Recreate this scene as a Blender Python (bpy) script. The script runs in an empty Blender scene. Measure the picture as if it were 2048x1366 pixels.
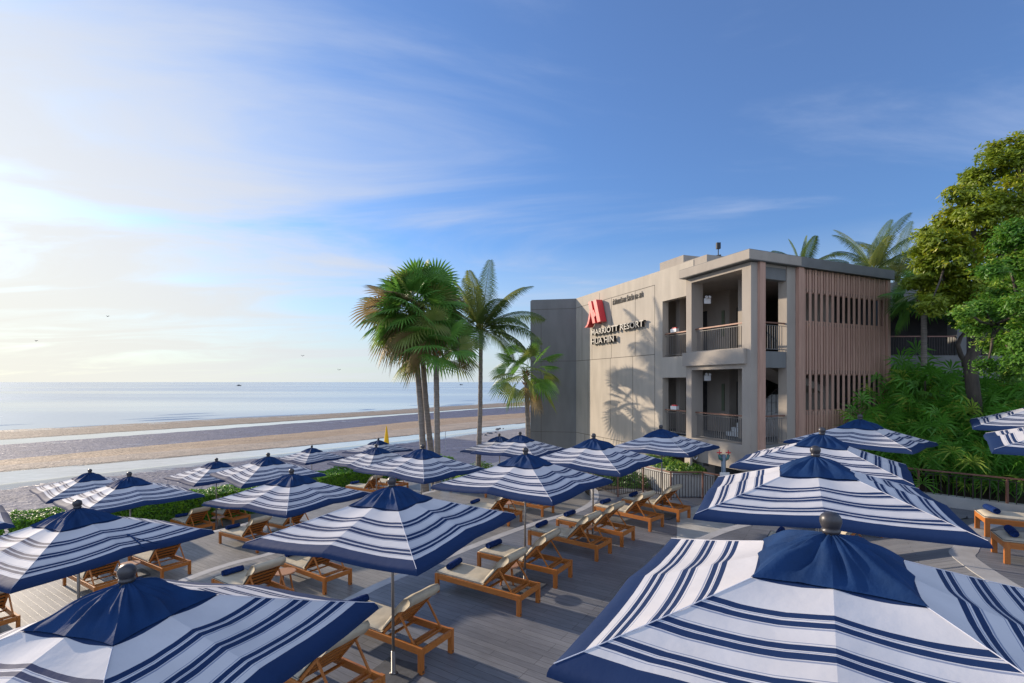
import bpy, math, random
from mathutils import Vector, Matrix, noise
PI = math.pi; R = math.radians
sc = bpy.context.scene; COL = sc.collection
rnd = random.Random(7)
CAMZ = 4.17; F = 1012.0
ZT = {'T00': 1.07, 'T0': .48, 'T1': 0.0, 'T2': -.52, 'T3': -1.10, 'T4': -1.70}

# ------------------------------------------------------------------ helpers
def tag(o, label=None, cat=None, group=None, kind=None):
    if label: o['label'] = label
    if cat: o['category'] = cat
    if group: o['group'] = group
    if kind: o['kind'] = kind
    return o
def empty(name, loc=(0, 0, 0), rz=0):
    o = bpy.data.objects.new(name, None); COL.objects.link(o)
    o.location = loc; o.rotation_euler = (0, 0, rz); o.empty_display_size = .2
    return o
def copy_tree(o, parent=None):
    c = o.copy(); COL.objects.link(c); c.parent = parent
    for ch in o.children: copy_tree(ch, c)
    return c
class MB:
    def __init__(s): s.v = []; s.f = []; s.m = []; s.uv = None; s.mi = 0
    def add(s, vs, fs):
        b = len(s.v); s.v += [tuple(p) for p in vs]
        for f in fs: s.f.append(tuple(i + b for i in f)); s.m.append(s.mi)
        return b
    def box(s, x0, x1, y0, y1, z0, z1):
        s.add([(x, y, z) for x in (x0, x1) for y in (y0, y1) for z in (z0, z1)],
              [(0, 1, 3, 2), (4, 6, 7, 5), (0, 4, 5, 1), (2, 3, 7, 6), (0, 2, 6, 4), (1, 5, 7, 3)])
    def beam(s, p, q, w, h, up=(0, 0, 1)):
        p = Vector(p); q = Vector(q); d = (q - p).normalized(); u = Vector(up)
        if abs(d.dot(u)) > .98: u = Vector((1, 0, 0))
        a = d.cross(u).normalized() * w / 2; b = a.cross(d).normalized() * h / 2
        vs = [c + i * a + j * b for c in (p, q) for i in (-1, 1) for j in (-1, 1)]
        s.add(vs, [(0, 1, 3, 2), (4, 6, 7, 5), (0, 4, 5, 1), (2, 3, 7, 6), (0, 2, 6, 4), (1, 5, 7, 3)])
    def tube(s, pts, rs, n=8, cap=True):
        pts = [Vector(p) for p in pts]
        if not isinstance(rs, (list, tuple)): rs = [rs] * len(pts)
        b = len(s.v); prev = None
        for i, p in enumerate(pts):
            d = (pts[min(i + 1, len(pts) - 1)] - pts[max(i - 1, 0)]).normalized()
            if prev is None:
                u = Vector((0, 0, 1)) if abs(d.z) < .9 else Vector((1, 0, 0))
                a = d.cross(u).normalized()
            else: a = (prev - d * prev.dot(d)).normalized()
            prev = a; c = d.cross(a)
            for k in range(n):
                t = 2 * PI * k / n; s.v.append(tuple(p + (a * math.cos(t) + c * math.sin(t)) * rs[i]))
        for i in range(len(pts) - 1):
            for k in range(n):
                k2 = (k + 1) % n
                s.f.append((b + i * n + k, b + i * n + k2, b + (i + 1) * n + k2, b + (i + 1) * n + k)); s.m.append(s.mi)
        if cap:
            s.f.append(tuple(b + k for k in range(n))[::-1]); s.m.append(s.mi)
            s.f.append(tuple(b + (len(pts) - 1) * n + k for k in range(n))); s.m.append(s.mi)
    def lathe(s, prof, n=20, c=(0, 0, 0)):
        b = len(s.v)
        for r, z in prof:
            for k in range(n):
                t = 2 * PI * k / n; s.v.append((c[0] + r * math.cos(t), c[1] + r * math.sin(t), c[2] + z))
        for i in range(len(prof) - 1):
            for k in range(n):
                k2 = (k + 1) % n
                s.f.append((b + i * n + k, b + i * n + k2, b + (i + 1) * n + k2, b + (i + 1) * n + k)); s.m.append(s.mi)
    def prism(s, poly, z0, z1):
        n = len(poly)
        s.add([(x, y, z0) for x, y in poly] + [(x, y, z1) for x, y in poly],
              [tuple(range(n))[::-1], tuple(range(n, 2 * n))] + [(i, (i + 1) % n, (i + 1) % n + n, i + n) for i in range(n)])
    def ellip(s, c, r, n=12, m=8):
        prof = []
        b = len(s.v)
        for i in range(m + 1):
            a = PI * i / m
            for k in range(n):
                t = 2 * PI * k / n
                s.v.append((c[0] + r[0] * math.sin(a) * math.cos(t), c[1] + r[1] * math.sin(a) * math.sin(t), c[2] - r[2] * math.cos(a)))
        for i in range(m):
            for k in range(n):
                k2 = (k + 1) % n
                s.f.append((b + i * n + k, b + i * n + k2, b + (i + 1) * n + k2, b + (i + 1) * n + k)); s.m.append(s.mi)
    def mesh(s, name, mats, smooth=False):
        me = bpy.data.meshes.new(name); me.from_pydata(s.v, [], s.f)
        if not isinstance(mats, (list, tuple)): mats = [mats]
        for m in mats: me.materials.append(m)
        if len(mats) > 1: me.polygons.foreach_set('material_index', s.m)
        if smooth: me.polygons.foreach_set('use_smooth', [True] * len(me.polygons))
        if s.uv:
            ul = me.uv_layers.new(name='UV'); vi = [0] * len(me.loops); me.loops.foreach_get('vertex_index', vi)
            flat = []
            for i in vi: flat += s.uv[i]
            ul.data.foreach_set('uv', flat)
        me.validate(); me.update(); return me
    def build(s, name, mats, parent=None, smooth=False, bevel=0):
        o = bpy.data.objects.new(name, s.mesh(name, mats, smooth)); COL.objects.link(o)
        if parent: o.parent = parent
        if bevel:
            b = o.modifiers.new('b', 'BEVEL'); b.width = bevel; b.segments = 2; b.limit_method = 'ANGLE'
        return o

# ------------------------------------------------------------------ materials
def mat(name, col=(.5, .5, .5), rough=.6, var=.0, vscale=8, bump=0, bscale=40, metal=0, spec=.5, trans=0, col2=None, stretch=None, coords='Object', detail=4):
    m = bpy.data.materials.new(name); m.use_nodes = True; nt = m.node_tree; N = nt.nodes; L = nt.links
    p = N['Principled BSDF']; p.inputs['Roughness'].default_value = rough; p.inputs['Metallic'].default_value = metal
    p.inputs['Specular IOR Level'].default_value = spec
    p.inputs['Base Color'].default_value = (*col, 1)
    tc = N.new('ShaderNodeTexCoord'); mp = N.new('ShaderNodeMapping'); L.new(tc.outputs[coords], mp.inputs[0])
    if stretch: mp.inputs['Scale'].default_value = stretch
    csock = None
    if var or col2:
        nz = N.new('ShaderNodeTexNoise'); nz.inputs['Scale'].default_value = vscale; nz.inputs['Detail'].default_value = detail
        L.new(mp.outputs[0], nz.inputs['Vector'])
        mx = N.new('ShaderNodeMix'); mx.data_type = 'RGBA'
        c2 = col2 or tuple(c * (1 - var) for c in col); c1 = col if col2 else tuple(min(1, c * (1 + var)) for c in col)
        mr = N.new('ShaderNodeMapRange'); mr.inputs[1].default_value = .32; mr.inputs[2].default_value = .68
        L.new(nz.outputs[0], mr.inputs[0]); L.new(mr.outputs[0], mx.inputs[0])
        mx.inputs[6].default_value = (*c1, 1); mx.inputs[7].default_value = (*c2, 1)
        L.new(mx.outputs[2], p.inputs['Base Color']); csock = mx.outputs[2]
    if bump:
        nb = N.new('ShaderNodeTexNoise'); nb.inputs['Scale'].default_value = bscale; nb.inputs['Detail'].default_value = 5
        L.new(mp.outputs[0], nb.inputs['Vector'])
        bp = N.new('ShaderNodeBump'); bp.inputs['Strength'].default_value = bump; bp.inputs['Distance'].default_value = .02
        L.new(nb.outputs[0], bp.inputs['Height']); L.new(bp.outputs[0], p.inputs['Normal'])
    if trans:
        tr = N.new('ShaderNodeBsdfTranslucent'); ms = N.new('ShaderNodeMixShader'); ms.inputs[0].default_value = trans
        if csock: L.new(csock, tr.inputs[0])
        else: tr.inputs[0].default_value = (*col, 1)
        L.new(p.outputs[0], ms.inputs[1]); L.new(tr.outputs[0], ms.inputs[2]); L.new(ms.outputs[0], N['Material Output'].inputs[0])
    return m
def leafmat(name, c1, c2, trans=.42, vs=3, rough=.45):
    return mat(name, c1, rough, col2=c2, vscale=vs, trans=trans, detail=6)

M = {}
M['navy'] = mat('navy_fabric', (.0065, .031, .098), .8, var=.15, vscale=5, bump=.25, bscale=30, spec=.2)
M['finial'] = mat('finial_metal', (.045, .042, .045), .38, metal=.1, var=.15, vscale=10)
M['seam'] = mat('seam_webbing', (.55, .55, .60), .8)
M['pole'] = mat('pole_metal', (.26, .24, .22), .38, metal=.7, var=.15, vscale=4, stretch=(1, 1, .2))
M['base'] = mat('base_stone', (.085, .09, .10), .6, var=.2, bump=.2)
M['teak'] = mat('teak', (.40, .125, .020), .5, col2=(.50, .18, .035), vscale=5, stretch=(1, 6, 6), bump=.08, bscale=60)
M['teak_leg'] = mat('teak_leg', (.38, .115, .018), .5, col2=(.49, .17, .032), vscale=6, stretch=(5, 5, 1), bump=.08)
M['teak_top'] = mat('teak_top', (.40, .19, .10), .5, col2=(.46, .24, .13), vscale=5, stretch=(1, 12, 1))
M['cushion'] = mat('cushion_canvas', (.52, .455, .34), .85, var=.07, vscale=6, bump=.35, bscale=9, spec=.2)
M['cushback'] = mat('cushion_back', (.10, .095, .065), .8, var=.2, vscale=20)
M['piping'] = mat('piping', (.05, .06, .09), .7)
M['towel'] = mat('navy_towel', (.012, .035, .14), .95, var=.25, vscale=30, bump=.8, bscale=160, spec=.1)
M['concrete'] = mat('render_beige', (.48, .425, .345), .85, col2=(.40, .355, .29), vscale=2.4, stretch=(1, 1, .28), bump=.18, bscale=35, detail=9)
M['concrete_g'] = mat('render_grey', (.19, .192, .185), .85, col2=(.16, .162, .156), vscale=2.4, stretch=(1, 1, .28), bump=.15, bscale=35, detail=9)
M['concrete_m'] = mat('render_mid', (.37, .325, .27), .85, col2=(.32, .28, .235), vscale=2.6, stretch=(1, 1, .28), bump=.18, bscale=35, detail=9)
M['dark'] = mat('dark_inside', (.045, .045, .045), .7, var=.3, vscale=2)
M['joint'] = mat('joint_gap', (.10, .09, .075), .9)
M['roofedge'] = mat('roof_edge', (.15, .15, .145), .7, var=.1, vscale=2)
M['pinkwood'] = mat('terracotta_slat', (.52, .315, .225), .7, col2=(.42, .25, .18), vscale=1.5, stretch=(6, 6, .6), bump=.1)
M['rail'] = mat('bronze_rail', (.20, .095, .065), .45, var=.15, vscale=5, metal=.15)
M['baluster'] = mat('baluster', (.05, .04, .037), .45, metal=.3)
M['baluster_l'] = mat('baluster_grey', (.17, .16, .15), .5, metal=.2)
M['red'] = mat('red_panel', (.62, .035, .04), .45)
M['redside'] = mat('red_side', (.28, .012, .03), .5)
M['lface'] = mat('letter_face', (.36, .34, .30), .5)
M['black'] = mat('black_paint', (.012, .012, .013), .5)
M['white'] = mat('white_paint', (.7, .7, .68), .5)
M['strip'] = mat('nosing_stone', (.40, .39, .38), .7, var=.12, vscale=3, bump=.15)
M['kerb'] = mat('pale_kerb', (.42, .41, .38), .8, var=.12, vscale=2, bump=.2)
M['soil'] = mat('soil', (.05, .035, .02), .95, var=.4, vscale=3, bump=.6)
M['yellow'] = mat('yellow_cloth', (.85, .55, .01), .7, trans=.3)
M['trunk_palm'] = mat('palm_trunk', (.30, .26, .22), .9, col2=(.18, .155, .13), vscale=3, stretch=(1, 1, 9), bump=.9, bscale=14)
M['boots'] = mat('palm_boots', (.30, .12, .035), .9, col2=(.15, .07, .03), vscale=8, bump=.9, bscale=20)
M['bark'] = mat('tree_bark', (.10, .08, .06), .9, col2=(.05, .04, .032), vscale=5, stretch=(1, 1, .3), bump=.9, bscale=15)
M['fan'] = leafmat('fan_leaf', (.09, .23, .035), (.16, .33, .05))
M['fan_y'] = leafmat('fan_leaf_pale', (.17, .24, .04), (.24, .28, .07))
M['fan_d'] = leafmat('fan_leaf_dry', (.34, .24, .11), (.22, .17, .07))
M['coco'] = leafmat('coco_leaf', (.065, .115, .025), (.11, .16, .035))
M['coco_y'] = leafmat('coco_leaf_pale', (.26, .28, .06), (.20, .23, .05))
M['rhapis'] = leafmat('rhapis_leaf', (.09, .27, .03), (.16, .40, .04), vs=2)
M['rhapis_y'] = leafmat('rhapis_leaf_new', (.32, .48, .06), (.42, .54, .08), vs=2)
M['leaf1'] = leafmat('leaf_olive', (.18, .26, .018), (.31, .37, .025), vs=1.2)
M['leaf2'] = leafmat('leaf_yellow', (.48, .47, .03), (.42, .42, .025), vs=1.2)
M['leaf3'] = leafmat('leaf_green', (.07, .20, .018), (.15, .31, .03), vs=1.4)
M['leaf4'] = leafmat('leaf_deep', (.05, .14, .018), (.09, .23, .022), vs=1.4)
M['hedge'] = leafmat('hedge_leaf', (.10, .28, .010), (.20, .42, .015), vs=3)
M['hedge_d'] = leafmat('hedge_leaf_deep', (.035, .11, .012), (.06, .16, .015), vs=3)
M['twig'] = mat('twigs', (.05, .04, .022), .9, var=.3)

def stripe_mat():
    m = mat('striped_canvas', (.8, .8, .8), .75, bump=.22, bscale=9, spec=.25)
    nt = m.node_tree; N = nt.nodes; L = nt.links; p = N['Principled BSDF']
    uv = N.new('ShaderNodeUVMap'); uv.uv_map = 'UV'; sx = N.new('ShaderNodeSeparateXYZ'); L.new(uv.outputs[0], sx.inputs[0])
    cr = N.new('ShaderNodeValToRGB'); cr.color_ramp.interpolation = 'CONSTANT'
    W = (.64, .62, .62, 1); B = (.0095, .031, .10, 1); G = (.26, .29, .38, 1)
    st = [(0, B), (.315, W), (.330, G), (.336, W)]
    for a, b in ((.462, .532), (.622, .692), (.787, .857)):
        w = b - a
        st += [(a - .012, G), (a - .007, W), (a, B), (a + w * .40, W), (a + w * .46, G), (a + w * .5, W), (a + w * .6, B), (b, W), (b + .007, G), (b + .012, W)]
    st = [s_ for s_ in st]
    st += [(.905, B)]
    # ramp holds 32 stops; the list stays just below
    while len(st) > 32: st.pop(2)
    e = cr.color_ramp.elements
    e[0].position = st[0][0]; e[0].color = st[0][1]; e[1].position = st[-1][0]; e[1].color = st[-1][1]
    for pos, c in st[1:-1]:
        q = e.new(pos); q.color = c
    L.new(sx.outputs[1], cr.inputs[0])
    nz = N.new('ShaderNodeTexNoise'); nz.inputs['Scale'].default_value = 2.5; nz.inputs['Detail'].default_value = 6
    tc = N.new('ShaderNodeTexCoord'); L.new(tc.outputs['Object'], nz.inputs['Vector'])
    mr = N.new('ShaderNodeMapRange'); mr.inputs[1].default_value = .3; mr.inputs[2].default_value = .7; mr.inputs[3].default_value = .88; mr.inputs[4].default_value = 1.0
    L.new(nz.outputs[0], mr.inputs[0])
    mx = N.new('ShaderNodeMix'); mx.data_type = 'RGBA'; mx.blend_type = 'MULTIPLY'; mx.inputs[0].default_value = 1
    L.new(cr.outputs[0], mx.inputs[6]); L.new(mr.outputs[0], mx.inputs[7]); L.new(mx.outputs[2], p.inputs['Base Color'])
    tr = N.new('ShaderNodeBsdfTranslucent'); L.new(mx.outputs[2], tr.inputs[0])
    ms = N.new('ShaderNodeMixShader'); ms.inputs[0].default_value = .13
    L.new(p.outputs[0], ms.inputs[1]); L.new(tr.outputs[0], ms.inputs[2]); L.new(ms.outputs[0], N['Material Output'].inputs[0])
    return m
M['stripe'] = stripe_mat()

def deck_mat(name, ang, c1, c2, pw=.14):
    m = bpy.data.materials.new(name); m.use_nodes = True; nt = m.node_tree; N = nt.nodes; L = nt.links
    p = N['Principled BSDF']
    tc = N.new('ShaderNodeTexCoord'); mp = N.new('ShaderNodeMapping'); mp.inputs['Rotation'].default_value = (0, 0, -ang)
    L.new(tc.outputs['Object'], mp.inputs[0])
    bk = N.new('ShaderNodeTexBrick'); bk.inputs['Scale'].default_value = 1; bk.inputs['Brick Width'].default_value = 1.9
    bk.inputs['Row Height'].default_value = pw; bk.inputs['Mortar Size'].default_value = .0035; bk.inputs['Mortar Smooth'].default_value = .1
    bk.inputs['Bias'].default_value = 0; bk.offset = .37; bk.offset_frequency = 3
    bk.inputs['Color1'].default_value = (*c1, 1); bk.inputs['Color2'].default_value = (*c2, 1); bk.inputs['Mortar'].default_value = (c1[0] * .3, c1[1] * .3, c1[2] * .3, 1)
    L.new(mp.outputs[0], bk.inputs['Vector'])
    m2 = N.new('ShaderNodeMapping'); m2.inputs['Scale'].default_value = (1.2, 16, 1); L.new(mp.outputs[0], m2.inputs[0])
    nz = N.new('ShaderNodeTexNoise'); nz.inputs['Scale'].default_value = 3; nz.inputs['Detail'].default_value = 8; L.new(m2.outputs[0], nz.inputs['Vector'])
    n2 = N.new('ShaderNodeTexNoise'); n2.inputs['Scale'].default_value = .7; n2.inputs['Detail'].default_value = 6; L.new(tc.outputs['Object'], n2.inputs['Vector'])
    ad = N.new('ShaderNodeMath'); ad.operation = 'ADD'; L.new(nz.outputs[0], ad.inputs[0]); L.new(n2.outputs[0], ad.inputs[1])
    mr = N.new('ShaderNodeMapRange'); mr.inputs[1].default_value = .7; mr.inputs[2].default_value = 1.3; mr.inputs[3].default_value = .72; mr.inputs[4].default_value = 1.25; L.new(ad.outputs[0], mr.inputs[0])
    mx = N.new('ShaderNodeMix'); mx.data_type = 'RGBA'; mx.blend_type = 'MULTIPLY'; mx.inputs[0].default_value = 1
    L.new(bk.outputs[0], mx.inputs[6]); L.new(mr.outputs[0], mx.inputs[7]); L.new(mx.outputs[2], p.inputs['Base Color'])
    r2 = N.new('ShaderNodeMapRange'); r2.inputs[3].default_value = .42; r2.inputs[4].default_value = .62; L.new(n2.outputs[0], r2.inputs[0]); L.new(r2.outputs[0], p.inputs['Roughness'])
    bp = N.new('ShaderNodeBump'); bp.inputs['Strength'].default_value = .35; bp.inputs['Distance'].default_value = .004; bp.invert = True
    L.new(bk.outputs['Fac'], bp.inputs['Height']); L.new(bp.outputs[0], p.inputs['Normal'])
    return m

# ------------------------------------------------------------------ camera, sun, sky
cam = bpy.data.cameras.new('camera'); co = bpy.data.objects.new('camera', cam); COL.objects.link(co)
co.location = (0, 0, CAMZ); co.rotation_euler = (R(90), 0, 0)
cam.sensor_width = 36; cam.lens = F / 2048 * 36; cam.shift_y = 81 / 2048; cam.clip_end = 60000; cam.clip_start = .05
sc.camera = co
SUN_EL = R(17.5); sd = Vector((-.84, .54, 0)).normalized() * math.cos(SUN_EL) + Vector((0, 0, math.sin(SUN_EL)))
sl = bpy.data.lights.new('sun', 'SUN'); so = bpy.data.objects.new('sun', sl); COL.objects.link(so)
sl.energy = 4.2; sl.angle = R(.9); sl.color = (1, .84, .66)
so.rotation_euler = sd.to_track_quat('Z', 'Y').to_euler()
w = bpy.data.worlds.new('World'); sc.world = w; w.use_nodes = True
def world():
    nt = w.node_tree; N = nt.nodes; L = nt.links; bg = N['Background']; bg.inputs[1].default_value = .125
    sky = N.new('ShaderNodeTexSky'); sky.sky_type = 'NISHITA'; sky.sun_disc = False
    sky.sun_elevation = SUN_EL; sky.sun_rotation = math.atan2(sd.x, sd.y)
    sky.air_density = 1.15; sky.dust_density = .9; sky.ozone_density = 2.2; sky.altitude = 0
    tc = N.new('ShaderNodeTexCoord'); sx = N.new('ShaderNodeSeparateXYZ'); L.new(tc.outputs['Generated'], sx.inputs[0])
    def math_(op, a, b=None, c=None):
        n = N.new('ShaderNodeMath'); n.operation = op
        for i, x in enumerate((a, b, c)):
            if x is None: continue
            if isinstance(x, (int, float)): n.inputs[i].default_value = x
            else: L.new(x, n.inputs[i])
        return n.outputs[0]
    zz = math_('MAXIMUM', math_('ADD', sx.outputs[2], .10), .03)
    cx = N.new('ShaderNodeCombineXYZ'); L.new(math_('DIVIDE', sx.outputs[0], zz), cx.inputs[0]); L.new(math_('DIVIDE', sx.outputs[1], zz), cx.inputs[1])
    def noise_(scale, rot, st, detail, dist, loc=(0, 0, 0)):
        mp = N.new('ShaderNodeMapping'); mp.inputs['Rotation'].default_value = (0, 0, rot); mp.inputs['Scale'].default_value = st; mp.inputs['Location'].default_value = loc
        L.new(cx.outputs[0], mp.inputs[0]); n = N.new('ShaderNodeTexNoise'); n.inputs['Scale'].default_value = scale; n.inputs['Detail'].default_value = detail
        n.inputs['Roughness'].default_value = .58; n.inputs['Distortion'].default_value = dist; L.new(mp.outputs[0], n.inputs['Vector']); return n.outputs[0]
    n1 = noise_(.55, R(25), (1, 2.1, 1), 9, .7, (2.2, .4, 0)); n2 = noise_(.22, R(-10), (1, 1.3, 1), 5, .3, (5.3, 1, 0))
    # angle to the sun's side thickens the veil of cloud
    dt = N.new('ShaderNodeVectorMath'); dt.operation = 'DOT_PRODUCT'; L.new(tc.outputs['Generated'], dt.inputs[0]); dt.inputs[1].default_value = Vector((-.84, .53, .13)).normalized()
    side = N.new('ShaderNodeMapRange'); side.inputs[1].default_value = .40; side.inputs[2].default_value = 1.0; side.inputs[3].default_value = 0; side.inputs[4].default_value = 1
    L.new(dt.outputs[1], side.inputs[0]); sidev = math_('MULTIPLY', math_('POWER', side.outputs[0], 2.0), math_('SUBTRACT', 1.0, math_('MULTIPLY', math_('MAXIMUM', sx.outputs[2], 0), .80)))
    a = math_('ADD', math_('MULTIPLY_ADD', n1, 1.7, -.40), math_('MULTIPLY', n2, .60))
    a = math_('ADD', a, math_('MULTIPLY', sidev, .66))
    cl = N.new('ShaderNodeMapRange'); cl.inputs[1].default_value = .66; cl.inputs[2].default_value = 1.32; cl.inputs[3].default_value = .10; cl.inputs[4].default_value = .96; cl.interpolation_type = 'SMOOTHSTEP'; L.new(a, cl.inputs[0])
    # low bank of paler haze
    hz = N.new('ShaderNodeMapRange'); hz.inputs[1].default_value = .0; hz.inputs[2].default_value = .26; hz.inputs[3].default_value = .8; hz.inputs[4].default_value = 0; L.new(sx.outputs[2], hz.inputs[0])
    fac = math_('MAXIMUM', cl.outputs[0], hz.outputs[0])
    cc = N.new('ShaderNodeMix'); cc.data_type = 'RGBA'; L.new(sidev, cc.inputs[0])
    cc.inputs[6].default_value = (3.0, 3.55, 4.9, 1); cc.inputs[7].default_value = (5.75, 5.65, 5.25, 1)
    back = N.new('ShaderNodeMapRange'); back.inputs[1].default_value = .15; back.inputs[2].default_value = -.55; back.inputs[3].default_value = 0; back.inputs[4].default_value = .92; back.interpolation_type = 'SMOOTHSTEP'; L.new(sx.outputs[1], back.inputs[0])  # bright cloud added in the unseen sky behind the camera, as fill light
    hc = N.new('ShaderNodeMix'); hc.data_type = 'RGBA'; L.new(sidev, hc.inputs[0]); hc.inputs[6].default_value = (4.1, 4.6, 5.0, 1); hc.inputs[7].default_value = (5.5, 5.35, 4.7, 1)
    tint = N.new('ShaderNodeMix'); tint.data_type = 'RGBA'; tint.blend_type = 'MULTIPLY'; tint.inputs[0].default_value = 1
    L.new(sky.outputs[0], tint.inputs[6]); tint.inputs[7].default_value = (.42, .69, 1.10, 1)
    mx = N.new('ShaderNodeMix'); mx.data_type = 'RGBA'; L.new(cl.outputs[0], mx.inputs[0]); L.new(tint.outputs[2], mx.inputs[6]); L.new(cc.outputs[2], mx.inputs[7])
    m2 = N.new('ShaderNodeMix'); m2.data_type = 'RGBA'; L.new(hz.outputs[0], m2.inputs[0]); L.new(mx.outputs[2], m2.inputs[6]); L.new(hc.outputs[2], m2.inputs[7])
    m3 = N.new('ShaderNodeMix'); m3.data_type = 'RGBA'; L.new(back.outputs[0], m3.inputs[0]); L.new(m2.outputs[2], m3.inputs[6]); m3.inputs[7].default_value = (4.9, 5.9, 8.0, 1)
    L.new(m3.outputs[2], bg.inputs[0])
world()
sc.view_settings.view_transform = 'Standard'; sc.view_settings.look = 'None'; sc.view_settings.gamma = 1; sc.view_settings.exposure = .45
sc.cycles.max_bounces = 6; sc.cycles.transparent_max_bounces = 4; sc.cycles.sample_clamp_indirect = 6
try: sc.cycles.use_denoising = True; sc.cycles.denoising_prefilter = 'NONE'
except Exception: pass

# ------------------------------------------------------------------ beach and sea
SZ = -2.85
bd = Vector((.695, .719)); bn = Vector((-.719, .695))
def bpt(t, s): return (bd.x * t + bn.x * s, bd.y * t + bn.y * s)
def interp(t, pts):
    if t <= pts[0][0]: return pts[0][1]
    for (a, x), (b, y) in zip(pts, pts[1:]):
        if t <= b: return x + (y - x) * (t - a) / (b - a)
    return pts[-1][1]
B_EDGE = [[(0, 48.8), (29, 51.2), (67, 55), (300, 60)],     # near edge of the near pool
          [(0, 55.9), (29, 54.6), (67, 58.5), (300, 64)],     # far edge of near pool
          [(0, 64.5), (29, 70), (60, 77), (300, 86)],      # end of brown bar
          [(0, 80.0), (47, 88.5), (90, 97), (300, 104)],       # start of far pool
          [(0, 86.2), (50, 93.0), (95, 100), (300, 107)],     # end of far pool
          [(0, 103.), (58, 107), (130, 121), (300, 134), (3000, 300)]]
def beach():
    me = bpy.data.meshes.new('beach_sand')
    ts = [-70 + i * 1.4 for i in range(120)]
    while ts[-1] < 900: ts.append(ts[-1] + max(1.6, (ts[-1] - 90) * .03 + 1.6))
    NS = 230
    vs = []; cols = []; wet = []
    purple = (.105, .11, .16); brown = (.37, .255, .155); pale = (.40, .35, .30); dk = (.115, .095, .075)  # purple is blue sky light on shaded ripples, put into the sand colour
    for t in ts:
        e = [interp(t, b) + 1.1 * noise.noise((t * .045, i * 9.1, 0)) + .35 * noise.noise((t * .23, i * 5.1, 3)) for i, b in enumerate(B_EDGE)]
        smax = e[5] + 3
        for j in range(NS + 1):
            q = j / NS; s = 4 + (smax - 4) * q
            n = noise.noise((t * .10, s * .35, 1)); z = SZ
            if s < e[0]:
                k = max(0, 1 - (e[0] - s) / 18); c = [a * (1 - k * .1) for a in purple]; wt = .12 + .80 * max(0, 1 - (e[0] - s) / 3.4) ** .6; z += .05 + .02 * (e[0] - s) / 10
                if s < 26: c = [(a * .3 + b * .7) for a, b in zip(c, pale)]
                if t > 40: c = [(a * .35 + b * .65) for a, b in zip(c, pale)]; 
            elif s < e[1]: c = (.46, .45, .43); wt = 1  # bright mirrored sky put into the pool's colour
            elif s < e[2]:
                k = (s - e[1]) / (e[2] - e[1]); c = brown; wt = 0
                if s - e[1] < .8: c = dk; wt = .25
                elif k < .45: c = [a * .6 + b * .4 for a, b in zip(brown, pale)]
                c = [a * (1 + .18 * n) for a in c]
            elif s < e[3]: c = purple; wt = .28 + .18 * n
            elif s < e[4]: c = (.46, .45, .43); wt = 1  # far pool, its colour again carrying the mirrored sky
            else:
                c = (.27, .205, .145); wt = .0
                if s - e[4] < 1.6: c = dk; wt = .2
                if s > e[5] - 3.5: wt = .45
            x, y = bpt(t, s); vs.append((x, y, z + (.06 * math.sin(PI * min(1, max(0, (s - e[1]) / max(.1, (e[2] - e[1]))))) if e[1] < s < e[2] else 0) - (.12 if s > e[5] + 1.5 else 0)))
            cols.append((*c, 1)); wet.append(max(0, min(1, wt)))
    fs = []
    for i in range(len(ts) - 1):
        for j in range(NS):
            a = i * (NS + 1) + j; fs.append((a, a + NS + 1, a + NS + 2, a + 1))
    me.from_pydata(vs, [], fs); me.polygons.foreach_set('use_smooth', [True] * len(fs))
    ca = me.color_attributes.new('zone', 'FLOAT_COLOR', 'POINT'); ca.data.foreach_set('color', [x for c in cols for x in c])
    wa = me.attributes.new('wet', 'FLOAT', 'POINT'); wa.data.foreach_set('value', wet)
    m = bpy.data.materials.new('beach_sand'); m.use_nodes = True; N = m.node_tree.nodes; L = m.node_tree.links; p = N['Principled BSDF']
    at = N.new('ShaderNodeAttribute'); at.attribute_name = 'zone'; aw = N.new('ShaderNodeAttribute'); aw.attribute_name = 'wet'
    tc = N.new('ShaderNodeTexCoord'); mp = N.new('ShaderNodeMapping'); mp.inputs['Rotation'].default_value = (0, 0, R(-46)); mp.inputs['Scale'].default_value = (.35, 1, 1); L.new(tc.outputs['Object'], mp.inputs[0])
    n1 = N.new('ShaderNodeTexNoise'); n1.inputs['Scale'].default_value = 1.6; n1.inputs['Detail'].default_value = 8; n1.inputs['Roughness'].default_value = .65; L.new(mp.outputs[0], n1.inputs['Vector'])
    n2 = N.new('ShaderNodeTexNoise'); n2.inputs['Scale'].default_value = 3.2; n2.inputs['Detail'].default_value = 4; n2.inputs['Distortion'].default_value = 1.2; L.new(mp.outputs[0], n2.inputs['Vector'])
    mr = N.new('ShaderNodeMapRange'); mr.inputs[1].default_value = .3; mr.inputs[2].default_value = .7; mr.inputs[3].default_value = .72; mr.inputs[4].default_value = 1.25; L.new(n1.outputs[0], mr.inputs[0])
    mx = N.new('ShaderNodeMix'); mx.data_type = 'RGBA'; mx.blend_type = 'MULTIPLY'; mx.inputs[0].default_value = 1; L.new(at.outputs[0], mx.inputs[6]); L.new(mr.outputs[0], mx.inputs[7]); L.new(mx.outputs[2], p.inputs['Base Color'])
    sb = N.new('ShaderNodeMath'); sb.operation = 'MULTIPLY_ADD'; L.new(n1.outputs[0], sb.inputs[0]); sb.inputs[1].default_value = 1.3; sb.inputs[2].default_value = -.65
    ad = N.new('ShaderNodeMath'); ad.operation = 'ADD'; L.new(sb.outputs[0], ad.inputs[0]); L.new(aw.outputs['Fac'], ad.inputs[1])
    wf = N.new('ShaderNodeMapRange'); wf.inputs[1].default_value = .42; wf.inputs[2].default_value = .62; L.new(ad.outputs[0], wf.inputs[0])
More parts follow.
